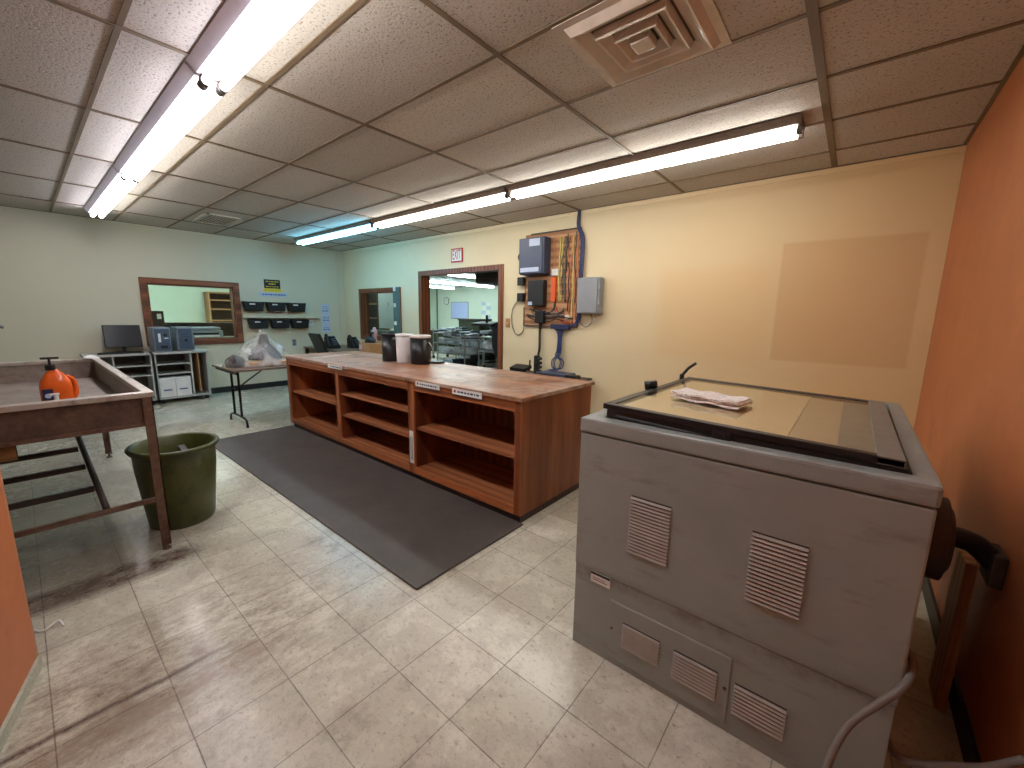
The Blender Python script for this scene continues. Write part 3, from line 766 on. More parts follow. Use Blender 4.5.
t.part('jug', jug(.135, .10, .28, (bx, by, SZ)), 'soap')
t.part('label', MB().box((bx+.0505, by-.06, SZ+.06), (bx+.0535, by-.015, SZ+.17), .001), 'soaplabel', label='dark blue label with white emblem')
t.part('label_emblem', MB().cyl((bx+.0538, by-.037, SZ+.13), (bx+.0552, by-.037, SZ+.13), .014, n=16), 'bluepaper')
t.part('grip', MB().tube(spline([(bx, by+.045, SZ+.235), (bx, by+.075, SZ+.205), (bx, by+.078, SZ+.13), (bx, by+.06, SZ+.09)]), .012, 10), 'soap')
t.part('cap', MB().cyl((bx, by-.01, SZ+.275), (bx, by-.01, SZ+.305), .022), 'black')
t.part('pump', MB().cyl((bx, by-.01, SZ+.30), (bx, by-.01, SZ+.345), .006).box((bx-.012, by-.045, SZ+.34), (bx+.012, by+.03, SZ+.352), .004), 'black')
px_, py_ = -3.40, .088
t = Thing('pump_bottle', 'small white pump bottle in front of the orange jug', 'soap bottle', (px_, py_, SZ))
t.part('bottle', MB().lathe([(0, 0), (.027, 0), (.03, .01), (.03, .09), (.022, .115), (.012, .125)], (px_, py_, SZ), 20), 'white')
t.part('pump', MB().cyl((px_, py_, SZ+.12), (px_, py_, SZ+.16), .01).box((px_-.008, py_-.024, SZ+.155), (px_+.008, py_+.014, SZ+.166), .003), 'white')
single('white_cloth', MB().lathe([(0, .035), (.025, .03), (.05, .012), (.065, 0), (0, 0)], (-5.49, .40, st), 14, sx=.8, sy=1.0), 'paper', 'small crumpled white cloth on the far rim of the sink', 'cloth', (-5.49, .40, st))
# faucet
t = Thing('wall_faucet', 'thin chrome spout reaching over the sink from the far left wall side', 'faucet', (XL, -.32, 1.15))
t.part('flange', MB().cyl((XL, -.32, 1.18), (XL+.02, -.32, 1.18), .04), 'chrome')
t.part('spout', MB().tube(spline([(XL+.01, -.32, 1.18), (XL+.12, -.30, 1.20), (XL+.2, -.20, 1.20), (XL+.22, -.125, 1.185)]), .022, 10), 'chrome')
single('plastic_scrap', MB().tube(spline([(-2.68, -.12, .006), (-2.64, -.09, .008), (-2.66, -.045, .02), (-2.62, -.03, .006)]), .004, 6), 'paper', 'tiny white plastic scrap on the floor by the orange partition', 'scrap', (-2.65, -.08, 0))

# ------------------------------------------------------------------ olive tub
tx, ty = -3.47, .585
t = Thing('trash_tub', 'round olive green plastic tub on the floor beside the sink leg', 'trash can', (tx, ty, 0))
prof = [(0, .012), (.17, .012), (.188, 0), (.196, .02), (.232, .38), (.238, .51), (.258, .52), (.266, .535), (.26, .548), (.246, .55), (.232, .54), (.224, .4), (.186, .03), (0, .025)]
t.part('tub', MB().lathe(prof, (tx, ty, 0), 48, sx=1.0, sy=.94), 'olive')
single('black_bag', MB().lathe([(0, 0), (.12, .0), (.16, .06), (.12, .14), (.05, .17), (0, .175)], (tx, ty, .03), 18, sy=.9), 'bagblack', 'crumpled black waste inside the olive tub', 'waste', (tx, ty, .03))
single('grey_box_scrap', MB().box((-.06, -.02, 0), (.06, .02, .36), .004).xf(Matrix.Translation((tx-.14, ty+.06, .12)) @ Matrix.Rotation(.15, 4, 'Y')), 'rackdark', 'dark flat piece of scrap standing in the olive tub', 'waste', (tx-.14, ty+.06, .12))

# ------------------------------------------------------------------ folding table and bag
ax0, ax1, ay0, ay1, az = -6.42, -5.56, 1.56, 3.36, .74
t = Thing('folding_table', 'brown topped folding table with black legs beyond the counter end', 'table', (-6.0, 2.4, 0))
t.part('tabletop', MB().box((ax0, ay0, az-.025), (ax1, ay1, az), .004), 'tabletop')
t.part('apron', MB().box((ax0+.03, ay0+.03, az-.06), (ax1-.03, ay0+.045, az-.0255)).box((ax0+.03, ay1-.045, az-.06), (ax1-.03, ay1-.03, az-.0255)), 'blackmetal')
for yy, s_ in ((1.68, 1), (3.24, -1)):
    t.part('leg_frame', MB().tube(spline([(-6.28, yy, .0), (-6.27, yy, .06), (-6.2, yy, .10), (-6.05, yy, .11), (-5.85, yy, .11), (-5.72, yy, .10), (-5.67, yy, .06), (-5.66, yy, 0)], 4), .014, 8)
           .cyl((-6.10, yy, .11), (-6.10, yy, az-.03), .014, n=10).cyl((-5.84, yy, .11), (-5.84, yy, az-.03), .014, n=10), 'blackmetal')
    t.part('leg_brace', MB().tube([(-5.97, yy, .45), (-5.97, yy+s_*.36, az-.04)], .009, 8).tube([(-6.10, yy, .45), (-5.84, yy, .45)], .009, 8), 'blackmetal')
# bag
def blob(c, rx, ry, h, prof, n=40, m=14, amp=.12, seed=1, fold=7):
    rnd = random.Random(seed); ph = [rnd.uniform(0, 6.3) for _ in range(8)]
    mb = MB(); vs = []
    for j in range(m+1):
        t_ = j/m; r = 0
        for (a0_, r0_), (a1_, r1_) in zip(prof[:-1], prof[1:]):
            if a0_ <= t_ <= a1_: r = r0_+(r1_-r0_)*(t_-a0_)/(a1_-a0_)
        for k in range(n):
            a = 2*PI*k/n
            w = 1+amp*(math.sin(fold*a+ph[0]+2*t_)+.6*math.sin((fold+4)*a+ph[1]-3*t_)+.5*math.sin(3*a+ph[2]+5*t_))*(.4+.6*t_)*(.5 if j == 0 else 1)
            vs.append((c[0]+rx*r*w*math.cos(a), c[1]+ry*r*w*math.sin(a), c[2]+h*(t_+(.015*math.sin(5*a+ph[3]+4*t_) if 0 < j < m else 0))))
    mb.add(vs, [(i*n+k, i*n+(k+1) % n, (i+1)*n+(k+1) % n, (i+1)*n+k) for i in range(m) for k in range(n)]+[tuple(range(n)), tuple(range(m*n, (m+1)*n))], True)
    return mb
gx, gy = -6.0, 2.04
t = Thing('plastic_bag', 'clear plastic bag peaked over its dark contents on the folding table', 'bag', (gx, gy, az))
t.part('film', blob((gx, gy, az+.001), .36, .47, .46, [(0, 1), (.12, .93), (.4, .60), (.75, .22), (.92, .09), (1, .06)], amp=.09), 'bag')
single('flat_box', MB().box((-5.99, 1.80, az+.004), (-5.72, 2.24, az+.058), .006), 'kraft', 'flat brown box inside the clear bag on the folding table', 'box', (-5.85, 2.15, az+.004))
single('dark_bundle', blob((gx-.08, gy+.05, az+.06), .14, .20, .34, [(0, 1), (.3, .8), (.6, .35), (1, .22)], amp=.2, seed=5, fold=4), 'darkwood', 'dark brown bundle rising inside the clear plastic bag', 'bundle', (gx-.08, gy+.05, az+.06))
single('black_cloth', blob((gx+.02, gy-.34, az+.004), .12, .10, .14, [(0, 1), (.5, .9), (.8, .6), (1, .2)], amp=.2, seed=8, fold=4), 'rackdark', 'small dark crumpled cloth at the left side inside the bag', 'cloth', (gx, gy-.34, az))

# ------------------------------------------------------------------ grey media desks by the left wall
dz1 = .80
def media_desk(yo, label, withdoor):
    """open fronted unit, 1.0 wide along y, front facing +x"""
    xb, xf = XL+.02, XL+.46
    t = Thing('media_cabinet', label, 'cabinet', (XL+.27, yo+.35, 0), 'open fronted grey cabinets by the far wall')
    W = .70 if not withdoor else .66
    zb = .07
    t.part('top', MB().box((xb, yo-.01, dz1-.035), (xf+.02, yo+W+.01, dz1), .003), 'grey_in')
    c = MB().box((xb, yo, zb), (xf, yo+.02, dz1-.035)).box((xb, yo+W-.02, zb), (xf, yo+W, dz1-.035)).box((xb, yo+.02, zb), (xf, yo+W-.02, zb+.03))
    t.part('carcass', c, 'grey_in')
    t.part('back', MB().box((xb, yo+.02, zb+.03), (xb+.01, yo+W-.02, dz1-.035)), 'desk_dark')
    yd = yo+.27 if not withdoor else yo+.43
    t.part('divider', MB().box((xb+.01, yd, zb+.03), (xf-.005, yd+.02, dz1-.035)), 'grey_in')
    a, b_ = (yd+.02, yo+W-.02) if not withdoor else (yo+.02, yd)
    for z in (.60, .45): t.part('shelf', MB().box((xb+.01, a, z), (xf-.01, b_, z+.016)), 'grey_in')
    if withdoor: t.part('narrow_panel', MB().box((xb+.06, yd+.10, zb+.06), (xf-.03, yd+.115, dz1-.05)), 'lightoak')
    for q in ((xb+.04, yo+.05), (xf-.06, yo+.05), (xb+.04, yo+W-.05), (xf-.06, yo+W-.05)):
        t.part('caster', MB().cyl((q[0], q[1]-.02, .035), (q[0], q[1]+.02, .035), .035, n=14), 'black')
    return t
t = media_desk(.52, 'grey open fronted cabinet carrying the flat monitor', False)
t.part('cable', MB().tube(spline([(XL+.46, 1.20, dz1+.008), (XL+.50, 1.22, dz1-.01), (XL+.505, 1.235, dz1-.2), (XL+.51, 1.237, .3), (XL+.505, 1.24, .08)]), .008, 8), 'black')
media_desk(1.25, 'grey open fronted cabinet carrying the two computer towers', True)
# white boxes
for i, (ya, yb, za, zb_) in enumerate(((1.275, 1.465, .10, .40), (1.47, 1.66, .10, .40))):
    t = Thing('white_carton', 'white carton on the cabinet floor, %s of the pair' % ('left' if i == 0 else 'right'), 'box', (XL+.36, (ya+yb)/2, .10), 'white cartons in the cabinet')
    t.part('carton', MB().box((XL+.12, ya, za+.002), (XL+.45, yb, zb_), .003), 'paper')
    t.part('print', MB().box((XL+.4505, ya+.04, za+.10), (XL+.4515, yb-.05, za+.12)), 'inkblue')
# monitor
t = Thing('monitor', 'black flat screen monitor tilted back on the left grey cabinet', 'monitor', (XL+.25, .87, dz1))
mm = Matrix.Translation((XL+.26, .965, dz1+.08)) @ Matrix.Rotation(math.radians(-12), 4, 'Y')
t.part('bezel', MB().box((-.02, -.205, 0), (.012, .205, .33), .005).xf(mm), 'black')
t.part('screen', MB().box((.0122, -.193, .014), (.0135, .193, .316)).xf(mm), 'screen')
t.part('stand', MB().lathe([(0, 0), (.11, 0), (.11, .012), (.03, .02), (0, .02)], (XL+.20, .965, dz1+.001), 24).box((XL+.185, .945, dz1+.015), (XL+.215, .985, dz1+.20), .004), 'black')
t = Thing('keyboard', 'black keyboard lying in front of the monitor', 'keyboard', (XL+.44, .92, dz1))
t.part('case', MB().box((XL+.345, .66, dz1), (XL+.475, 1.14, dz1+.018), .004), 'black')
kk = MB()
for i in range(4):
    for j in range(14): kk.box((XL+.357+i*.028, .675+j*.032, dz1+.018), (XL+.378+i*.028, .70+j*.032, dz1+.024))
t.part('keys', kk, 'blackmetal')
def tower(yc, label, open_, rz):
    t = Thing('computer_tower', label, 'computer', (XL+.26, yc, dz1), 'computer towers on the cabinet', rz)
    l = t.loc
    H_, W_, D_ = .37, .215, .36
    t.part('case', MB().box((l.x-D_/2, l.y-W_/2, dz1+.008), (l.x+D_/2-.03, l.y+W_/2, dz1+H_), .012), 'pclight')
    t.part('front_panel', MB().box((l.x+D_/2-.03, l.y-W_/2+.002, dz1+.004), (l.x+D_/2+.01, l.y+W_/2-.002, dz1+H_+.004), .028), 'pclight')
    t.part('front_inset', MB().box((l.x+D_/2+.004, l.y-W_/2+.02, dz1+.03), (l.x+D_/2+.018, l.y+W_/2-.02, dz1+H_-.02), .006), 'pcblue')
    if open_:
        t.part('drive_bay', MB().box((l.x+D_/2+.017, l.y-.05, dz1+.15), (l.x+D_/2+.021, l.y-.02, dz1+.28)).box((l.x+D_/2+.017, l.y+.02, dz1+.20), (l.x+D_/2+.021, l.y+.07, dz1+.215)), 'white')
        t.part('port_panel', MB().cyl((l.x+D_/2+.017, l.y+.035, dz1+.255), (l.x+D_/2+.02, l.y+.035, dz1+.255), .026, n=18).box((l.x+D_/2+.017, l.y-.03, dz1+.055), (l.x+D_/2+.021, l.y+.05, dz1+.10), .001), 'black')
    else:
        t.part('power_button', MB().cyl((l.x+D_/2+.017, l.y, dz1+.17), (l.x+D_/2+.024, l.y, dz1+.17), .02, n=18), 'black')
        t.part('drive_bay', MB().box((l.x+D_/2+.017, l.y-.06, dz1+.26), (l.x+D_/2+.020, l.y+.06, dz1+.263)).box((l.x+D_/2+.017, l.y-.06, dz1+.225), (l.x+D_/2+.020, l.y+.06, dz1+.228)), 'black')
tower(1.375, 'left blue grey computer tower with white drive details', True, 0)
tower(1.655, 'right blue grey computer tower with a round button', False, 0)

# ------------------------------------------------------------------ wall bins etc on the left wall
def wall_bin(yc, zt, label, i):
    t = Thing('wall_bin', label, 'bin', (XL, yc, zt-.15), 'black bins hung on the far wall')
    W, Hh, D = .335, .165, .12
    m = MB()
    # tray: tapered open box with dipped front
    y0, y1 = yc-W/2, yc+W/2
    pts = [(y0+.03, zt-Hh), (y1-.03, zt-Hh), (y1, zt), (y1-.06, zt), (y1-.09, zt-.035), (y0+.20, zt-.035), (y0+.17, zt-.005), (y0, zt)]
    m.prism(pts, XL+D-.008, XL+D, 'X').prism([(y0+.03, zt-Hh), (y1-.03, zt-Hh), (y1, zt), (y0, zt)], XL, XL+.008, 'X')
    m.add([(XL, y0+.03, zt-Hh), (XL+D, y0+.03, zt-Hh), (XL+D, y0, zt), (XL, y0, zt), (XL, y0+.036, zt-Hh), (XL+D, y0+.036, zt-Hh), (XL+D, y0+.008, zt), (XL, y0+.008, zt)], [(0,1,2,3),(4,7,6,5),(3,2,6,7),(0,4,5,1)])
    m.add([(XL, y1-.03, zt-Hh), (XL+D, y1-.03, zt-Hh), (XL+D, y1, zt), (XL, y1, zt), (XL, y1-.036, zt-Hh), (XL+D, y1-.036, zt-Hh), (XL+D, y1-.008, zt), (XL, y1-.008, zt)], [(0,3,2,1),(4,5,6,7),(3,7,6,2),(0,1,5,4)])
    m.box((XL, y0+.03, zt-Hh), (XL+D, y1-.03, zt-Hh+.008))
    t.part('tray', m, 'binblack')
    t.part('name_tag', MB().box((XL+D, y0+.09, zt-.055), (XL+D+.002, y0+.18, zt-.033)), 'white')
nm = ['left', 'middle', 'right']
for i, y in enumerate((2.775, 3.15, 3.52)): wall_bin(y, 1.605, '%s black bin of the upper row on the far wall' % nm[i], i)
for i, y in enumerate((2.835, 3.205, 3.565)): wall_bin(y, 1.285, '%s black bin of the lower row on the far wall' % nm[i], i)
single('wall_rail', MB().box((XL, 2.60, 1.318), (XL+.03, 3.96, 1.40), .003).box((XL, 2.60, 1.312), (XL+.10, 3.96, 1.322), .002), 'wall_left', 'cream ledge rail between the two rows of black bins', 'shelf', (XL, 3.2, 1.32))
def paper(name, y0, y1, z0, z1, mat, label, lines, linemat='inkdark', th=.003):
    t = Thing(name, label, 'sign', (XL, (y0+y1)/2, (z0+z1)/2))
    o = t.part('sheet', MB().box((XL+.0005, y0, z0), (XL+th, y1, z1)), mat)
    m = MB(); rnd = random.Random(len(label))
    for (ly0, ly1, lz, lh) in lines:
        y = ly0
        while y < ly1:
            wd = rnd.uniform(.02, .05); m.box((XL+th+.0003, y, lz), (XL+th+.0012, min(y+wd, ly1), lz+lh)); y += wd+.012
    t.part('lettering', m, linemat)
    return t
t = paper('caution_sign', 3.0, 3.28, 1.86, 2.02, 'black', 'black and yellow sign on the far wall above the bins', [(3.03, 3.25, 1.975, .016), (3.08, 3.20, 1.93, .02), (3.03, 3.25, 1.885, .014)], 'yellow')
t.part('border', MB().box((XL+.0005, 2.99, 1.80), (XL+.0025, 3.29, 1.857)), 'yellow')
paper('wall_label', 2.90, 3.40, 1.715, 1.775, 'bluepaper', 'pale blue heading strip above the upper row of bins', [(2.96, 3.36, 1.735, .022)], 'inkblue')
paper('wall_label', 2.98, 3.42, 1.405, 1.432, 'paper', 'thin lettered strip between the two rows of bins', [(3.0, 3.40, 1.41, .016)], 'inkred')
paper('wall_label', 3.72, 3.86, 1.17, 1.28, 'paper', 'small white card right of the lower bins', [(3.74, 3.84, 1.21, .012)])
for i, (z0_, z1_) in enumerate(((1.40, 1.60), (1.21, 1.39), (1.02, 1.20))):
    paper('blue_notice', 4.03, 4.21, z0_, z1_, 'bluepaper', '%s pale blue notice of the three pinned near the corner' % ('top', 'middle', 'bottom')[i], [(4.06, 4.19, z0_+.14-.02*i, .008), (4.06, 4.19, z0_+.10, .008), (4.06, 4.19, z0_+.05, .02)], 'inkblue')
t = Thing('wall_outlet', 'small grey outlet low on the far wall below the bins', 'outlet', (XL, 3.46, .83))
t.part('plate', MB().box((XL, 3.42, .77), (XL+.008, 3.50, .90), .002), 'boxgrey')
t.part('sockets', MB().box((XL+.008, 3.445, .845), (XL+.011, 3.475, .875)).box((XL+.008, 3.445, .79), (XL+.011, 3.475, .82)), 'black')

# ------------------------------------------------------------------ desk with phones, chair, box, behind counter
t = Thing('phone_desk', 'brown desk in the far corner behind the counter', 'desk', (-7.9, 3.85, 0))
t.part('top', MB().box((XL+.02, 3.62, .72), (-7.1, 4.48, .75), .004), 'tabletop')
for q in ((XL+.05, 3.67), (-7.2, 3.67), (XL+.05, 4.44), (-7.2, 4.44)): t.part('leg', MB().box((q[0], q[1]-.03, 0), (q[0]+.05, q[1]+.02, .72), .003), 'blackmetal')
def phone(x, y, label, rz, up=.16):
    t = Thing('desk_phone', label, 'telephone', (x, y, .75), 'telephones on the corner desk', rz)
    b = MB().prism([(x-.11, .75), (x+.11, .75), (x+.11, .78), (x-.07, .75+up), (x-.11, .75+up)], y-.10, y+.10, 'Y')
    t.part('base', b, 'black')
    t.part('handset', MB().tube(spline([(x-.08, y-.085, .75+up+.02), (x-.02, y-.10, .75+up+.03), (x+.05, y-.10, .83), (x+.10, y-.085, .80)]), .024, 10), 'black')
    t.part('display', MB().box((x-.09, y-.04, .75+up), (x-.02, y+.08, .75+up+.012)).xf(Matrix.Identity(4)), 'sage')
    kp = MB()
    for i in range(4):
        for j in range(3):
            xx = x-.02+i*.03; z = .785+(.11-(xx-x))/.18*(up-.03)
            kp.box((xx, y-.02+j*.032, z), (xx+.02, y+.005+j*.032, z+.008))
    t.part('keypad', kp, 'pclight')
phone(-7.75, 3.86, 'left black desk phone on the corner desk', .1, .22)
phone(-7.55, 4.22, 'right black desk phone on the corner desk', .3, .20)
# task chair seen as a tilted backrest
t = Thing('task_chair', 'black task chair with tilted backrest in front of the corner desk', 'chair', (-7.25, 3.3, 0))
mm = Matrix.Translation((-7.20, 3.42, .70)) @ Matrix.Rotation(math.radians(22), 4, 'X')
t.part('backrest', MB().box((-.20, -.03, 0), (.20, .02, .40), .02).xf(mm), 'black')
t.part('seat', MB().box((-7.44, 3.0, .42), (-7.0, 3.44, .49), .03), 'black')
t.part('back_post', MB().tube([(-7.2, 3.3, .43), (-7.2, 3.45, .50), (-7.2, 3.42, .74)], .016, 8), 'blackmetal')
t.part('column', MB().cyl((-7.22, 3.22, .1), (-7.22, 3.22, .43), .025), 'blackmetal')
for k in range(5):
    a = 2*PI*k/5
    sp = t.part('base_spoke', MB().tube([(-7.22, 3.22, .11), (-7.22+.26*math.cos(a), 3.22+.26*math.sin(a), .075)], .016, 8), 'blackmetal')
    t.part('caster', MB().cyl((-7.22+.26*math.cos(a)-.01, 3.22+.26*math.sin(a), .03), (-7.22+.26*math.cos(a)+.015, 3.22+.26*math.sin(a), .03), .03, n=14), 'black', sp)
# side desk under the interior window, carrying the box
t = Thing('side_desk', 'low wooden desk under the interior window behind the counter', 'desk', (-6.3, 4.0, 0))
t.part('top', MB().box((-6.75, 3.62, .72), (-6.0, 4.48, .75), .004), 'trimwood_x')
for q in ((-6.72, 3.65), (-6.08, 3.65), (-6.72, 4.4), (-6.08, 4.4)): t.part('leg', MB().box((q[0], q[1], 0), (q[0]+.05, q[1]+.05, .72), .003), 'trimwood')
t = Thing('cardboard_box', 'small cardboard box on the side desk behind the counter', 'box', (-6.32, 3.85, .75))
t.part('carton', MB().box((-6.50, 3.70, .75), (-6.14, 3.98, .93), .004), 'kraft')
t.part('flap', MB().box((-6.50, 3.70, .93), (-6.14, 3.712, .934)).box((-6.50, 3.968, .93), (-6.14, 3.98, .934)), 'kraft')
t.part('printed_label', MB().box((-6.49, 3.697, .82), (-6.40, 3.6995, .90)), 'pinkish')
t = Thing('tape_dispenser', 'black tape dispenser lying on the cardboard box', 'tape dispenser', (-6.33, 3.84, .932))
t.part('body', blob((-6.36, 3.84, .934), .11, .08, .10, [(0, 1), (.5, .95), (.8, .7), (1, .4)], amp=.1, seed=3, fold=3), 'black')
t.part('handle', MB().tube(spline([(-6.38, 3.84, 1.0), (-6.33, 3.84, 1.09), (-6.27, 3.84, 1.10)]), .018, 8), 'black')
single('pink_cloth', blob((-6.37, 3.93, .935), .05, .05, .26, [(0, 1), (.3, .6), (.7, 1), (1, .3)], amp=.15, seed=4, fold=3), 'pinkish', 'pale pink cloth upright beside the black dispenser on the box', 'cloth', (-6.37, 3.93, .935))

# buckets on the counter
def pail(x, y, r, h, body, lid, label, handle):
    t = Thing('ink_bucket', label, 'bucket', (x, y, CT), 'ink buckets on the counter')
    t.part('body', MB().lathe([(0, 0), (r*.93, 0), (r*.95, .006), (r, h-.02), (r*.98, h-.02)], (x, y, CT), 32), body)
    t.part('lid', MB().lathe([(r*1.0, h-.026), (r*1.05, h-.024), (r*1.05, h), (r*.95, h+.003), (r*.93, h-.006), (0, h-.006)], (x, y, CT), 32), lid)
    if handle:
        t.part('handle', MB().tube(spline([(x+r*.9, y+.02, CT+h*.80), (x+r*1.45, y+.03, CT+h*.62), (x+r*1.5, y+.03, CT+h*.32), (x+r*1.0, y+.02, CT+h*.1)]), .005, 8), 'steel')
    return t
pail(-4.01, 2.665, .095, .31, 'bagblack', 'bagblack', 'left black bucket on the counter, standing apart from the white one', False)
pail(-3.79, 2.70, .092, .31, 'clearwhite', 'white', 'white ink bucket between the two black ones on the counter', False)
pail(-3.575, 2.75, .108, .305, 'bagblack', 'white', 'right black bucket with white lid and wire handle on the counter', True)
single('bucket_lid', MB().lathe([(0, 0), (.075, 0), (.078, .012), (.07, .018), (0, .014)], (-3.50, 2.92, CT), 28), 'bagblack', 'loose black lid lying on the counter behind the buckets', 'lid', (-3.50, 2.92, CT))
single('paper_strip', MB().box((-.02, -.30, 0), (.02, .30, .001)).xf(Matrix.Translation((-4.93, 2.45, CT+.0005)) @ Matrix.Rotation(.25, 4, 'Z')), 'paper', 'long white paper strip lying on the far end of the counter', 'paper', (-4.93, 2.45, CT))

# ------------------------------------------------------------------ back wall things
t = Thing('exit_sign', 'red and white EXIT sign on the back wall above the doorway', 'sign', (-4.93, YW, 2.35))
ex0, ex1, ez0, ez1 = -5.06, -4.80, 2.245, 2.455
t.part('plate', MB().box((ex0, YW-.02, ez0), (ex1, YW, ez1), .003), 'red')
t.part('face', MB().box((ex0+.02, YW-.022, ez0+.02), (ex1-.02, YW-.0201, ez1-.02)), 'white')
tm = text_mb('EXIT', .17).xf(Matrix.Translation(((ex0+ex1)/2, YW-.0235, (ez0+ez1)/2)) @ Matrix.Rotation(PI/2, 4, 'X') @ Matrix.Diagonal((.54, 1.22, 1, 1)))
t.part('lettering', tm, 'red')
t = Thing('light_switch', 'beige light switch plate right of the doorway', 'switch', (-3.87, YW, 1.32))
t.part('plate', MB().box((-3.91, YW-.008, 1.26), (-3.83, YW, 1.39), .003), 'lightoak')
t.part('toggle', MB().box((-3.877, YW-.018, 1.31), (-3.863, YW-.008, 1.335), .002), 'white')
# plywood telecom board
px0, px1, pz0, pz1 = -3.56, -2.70, 1.30, 2.50
t = Thing('telecom_board', 'plywood board crowded with wiring on the back wall', 'board', (-3.13, YW, 1.9))
YB = YW-.02
t.part('plywood', MB().box((px0, YB, pz0), (px1, YW-.001, pz1), .006), 'ply')
for pa, pb, rr in (((px0, pz0), (px0, pz0+.25), .010), ((px0, pz0), (px1, pz0), .010), ((px0+.02, 1.955), (-3.05, 1.955), .008), ((px0+.1, pz1), (px1, pz1), .010)):
    t.part('board_edge', MB().tube([(pa[0], YB-.004, pa[1]), (pb[0], YB-.004, pb[1])], rr), 'ventdark')
for k, (x, m_) in enumerate(((-2.99, 'yellowwire'), (-2.955, 'yellowwire'), (-2.90, 'ventdark'), (-2.86, 'orangewire'), (-2.82, 'orangewire'), (-2.79, 'yellowwire'), (-2.755, 'orangewire'), (-2.725, 'orangewire'))):
    rnd = random.Random(k); z0_ = 1.62 if k < 4 else 1.34
    t.part('wire', MB().tube(spline([(x+rnd.uniform(-.012, .012), YB-.012, z0_+(2.42-z0_)*j/7) for j in range(8)], 3), .010 if m_ != 'ventdark' else .016, 6), m_)
for k, (x, za_, zb_, m_) in enumerate(((-2.93, 1.7, 2.3, 'ventdark'), (-2.88, 2.0, 2.45, 'rackdark'), (-2.84, 1.5, 2.1, 'rackdark'), (-2.74, 1.6, 2.46, 'ventdark'), (-3.06, 2.05, 2.42, 'orangewire'))):
    rnd = random.Random(k+9)
    t.part('wire', MB().tube(spline([(x+rnd.uniform(-.025, .025), YB-.026, za_+(zb_-za_)*j/6) for j in range(7)], 3), .007, 6), m_)
for k in range(7):
    rnd = random.Random(k+70); z_ = 1.40+.015*k
    t.part('wire', MB().tube(spline([(-3.5+.02*k, YB-.014, z_+rnd.uniform(-.03, .04)), (-3.35, YB-.03, z_+rnd.uniform(-.05, .05)), (-3.1, YB-.03, z_+rnd.uniform(-.05, .06)), (-2.9, YB-.014, z_+rnd.uniform(-.04, .1))]), .006, 6), ('black', 'rackdark', 'greycable')[k % 3])
bk = MB()
for j in range(9): bk.box((-3.0, YB-.014, 1.66+j*.085), (-2.82, YB, 1.675+j*.085))
t.part('wire_bracket', bk, 'ventdark')
for k in range(4):
    t.part('wire', MB().tube(spline([(-3.06, YB-.012, 1.62+.0*k), (-3.05+.03*k, YB-.015, 1.50-.03*k), (-2.9, YB-.015, 1.46-.035*k), (-2.72, YB-.012, 1.44-.03*k)]), .007, 6), ('orangewire', 'ventdark', 'orangewire', 'red')[k])
t.part('wire', MB().tube(spline([(-3.45, YB-.02, 1.52), (-3.2, YB-.02, 1.47), (-3.06, YB-.02, 1.52), (-3.03, YB-.02, 1.66)]), .009, 6), 'black')
t.part('wire', MB().tube(spline([(-3.5, YB-.02, 1.45), (-3.3, YB-.02, 1.42), (-3.0, YB-.02, 1.43), (-2.75, YB-.02, 1.40)]), .009, 6), 'black')
so = t.part('surge_strip', MB().box((-3.10, YB-.035, 1.62), (-3.03, YB, 1.93), .006), 'orangeplug', label='orange vertical plug block')
t.part('tag', MB().box((-3.09, YB-.045, 1.95), (-2.99, YB-.036, 2.03)), 'white', so)
t.part('junction_box', MB().box((-3.33, YB-.06, 1.34), (-3.19, YB, 1.50), .006), 'black')
t.part('tag', MB().box((-2.88, YB-.02, 1.40), (-2.81, YB-.012, 1.46)), 'white')
t.part('patch_strip', MB().box((-3.08, YB-.05, 1.27), (-2.80, YB, 1.33), .004), 'darkbluecable')
t = Thing('control_cabinet', 'navy blue metal box with white labels on the upper board', 'electrical box', (-3.38, YW, 2.2))
t.part('case', MB().box((-3.53, YB-.15, 1.97), (-3.14, YB, 2.43), .008), 'navy')
t.part('door', MB().box((-3.535, YB-.165, 1.98), (-3.16, YB-.151, 2.425), .004), 'navy')
t.part('label', MB().box((-3.37, YB-.1665, 2.32), (-3.20, YB-.1655, 2.41)).box((-3.51, YB-.1665, 2.00), (-3.21, YB-.1655, 2.055)), 'bluepaper')
t.part('cable_loop', MB().tube(spline([(-3.53, YB-.05, 2.30), (-3.63, YB-.04, 2.26), (-3.64, YB-.04, 2.19), (-3.53, YB-.05, 2.15)]), .009, 8), 'ventdark')
t = Thing('modem_box', 'black upright modem on the middle of the plywood board', 'modem', (-3.35, YW, 1.73))
t.part('case', MB().box((-3.44, YB-.09, 1.56), (-3.18, YB, 1.90), .012), 'black')
t.part('sticker', MB().box((-3.43, YB-.0915, 1.575), (-3.36, YB-.0905, 1.62)), 'bluepaper')
for i, z in enumerate((1.90, 1.69)):
    t = Thing('power_adapter', '%s black power adapter plugged in left of the modem' % ('upper', 'lower')[i], 'adapter', (-3.58, YW, z), 'power adapters by the modem')
    t.part('brick', MB().box((-3.64, YW-.09, z-.06), (-3.54, YW-.02, z+.05), .008), 'black')
    t.part('plug', MB().box((-3.615, YW-.02, z-.02), (-3.575, YW, z+.02)), 'white')
t.part('cable', MB().tube(spline([(-3.60, YW-.05, 1.64), (-3.70, YW-.02, 1.62), (-3.78, YW-.015, 1.5), (-3.78, YW-.015, 1.30), (-3.70, YW-.015, 1.17), (-3.58, YW-.015, 1.22), (-3.55, YW-.03, 1.42)], 8), .006, 8), 'greycable', label='thin grey cable looping down beside the board')
t = Thing('utility_box', 'light grey plastic utility box right of the plywood board', 'electrical box', (-2.5, YW, 1.68))
t.part('case', MB().box((-2.66, YW-.12, 1.47), (-2.36, YW, 1.90), .02), 'boxgrey')
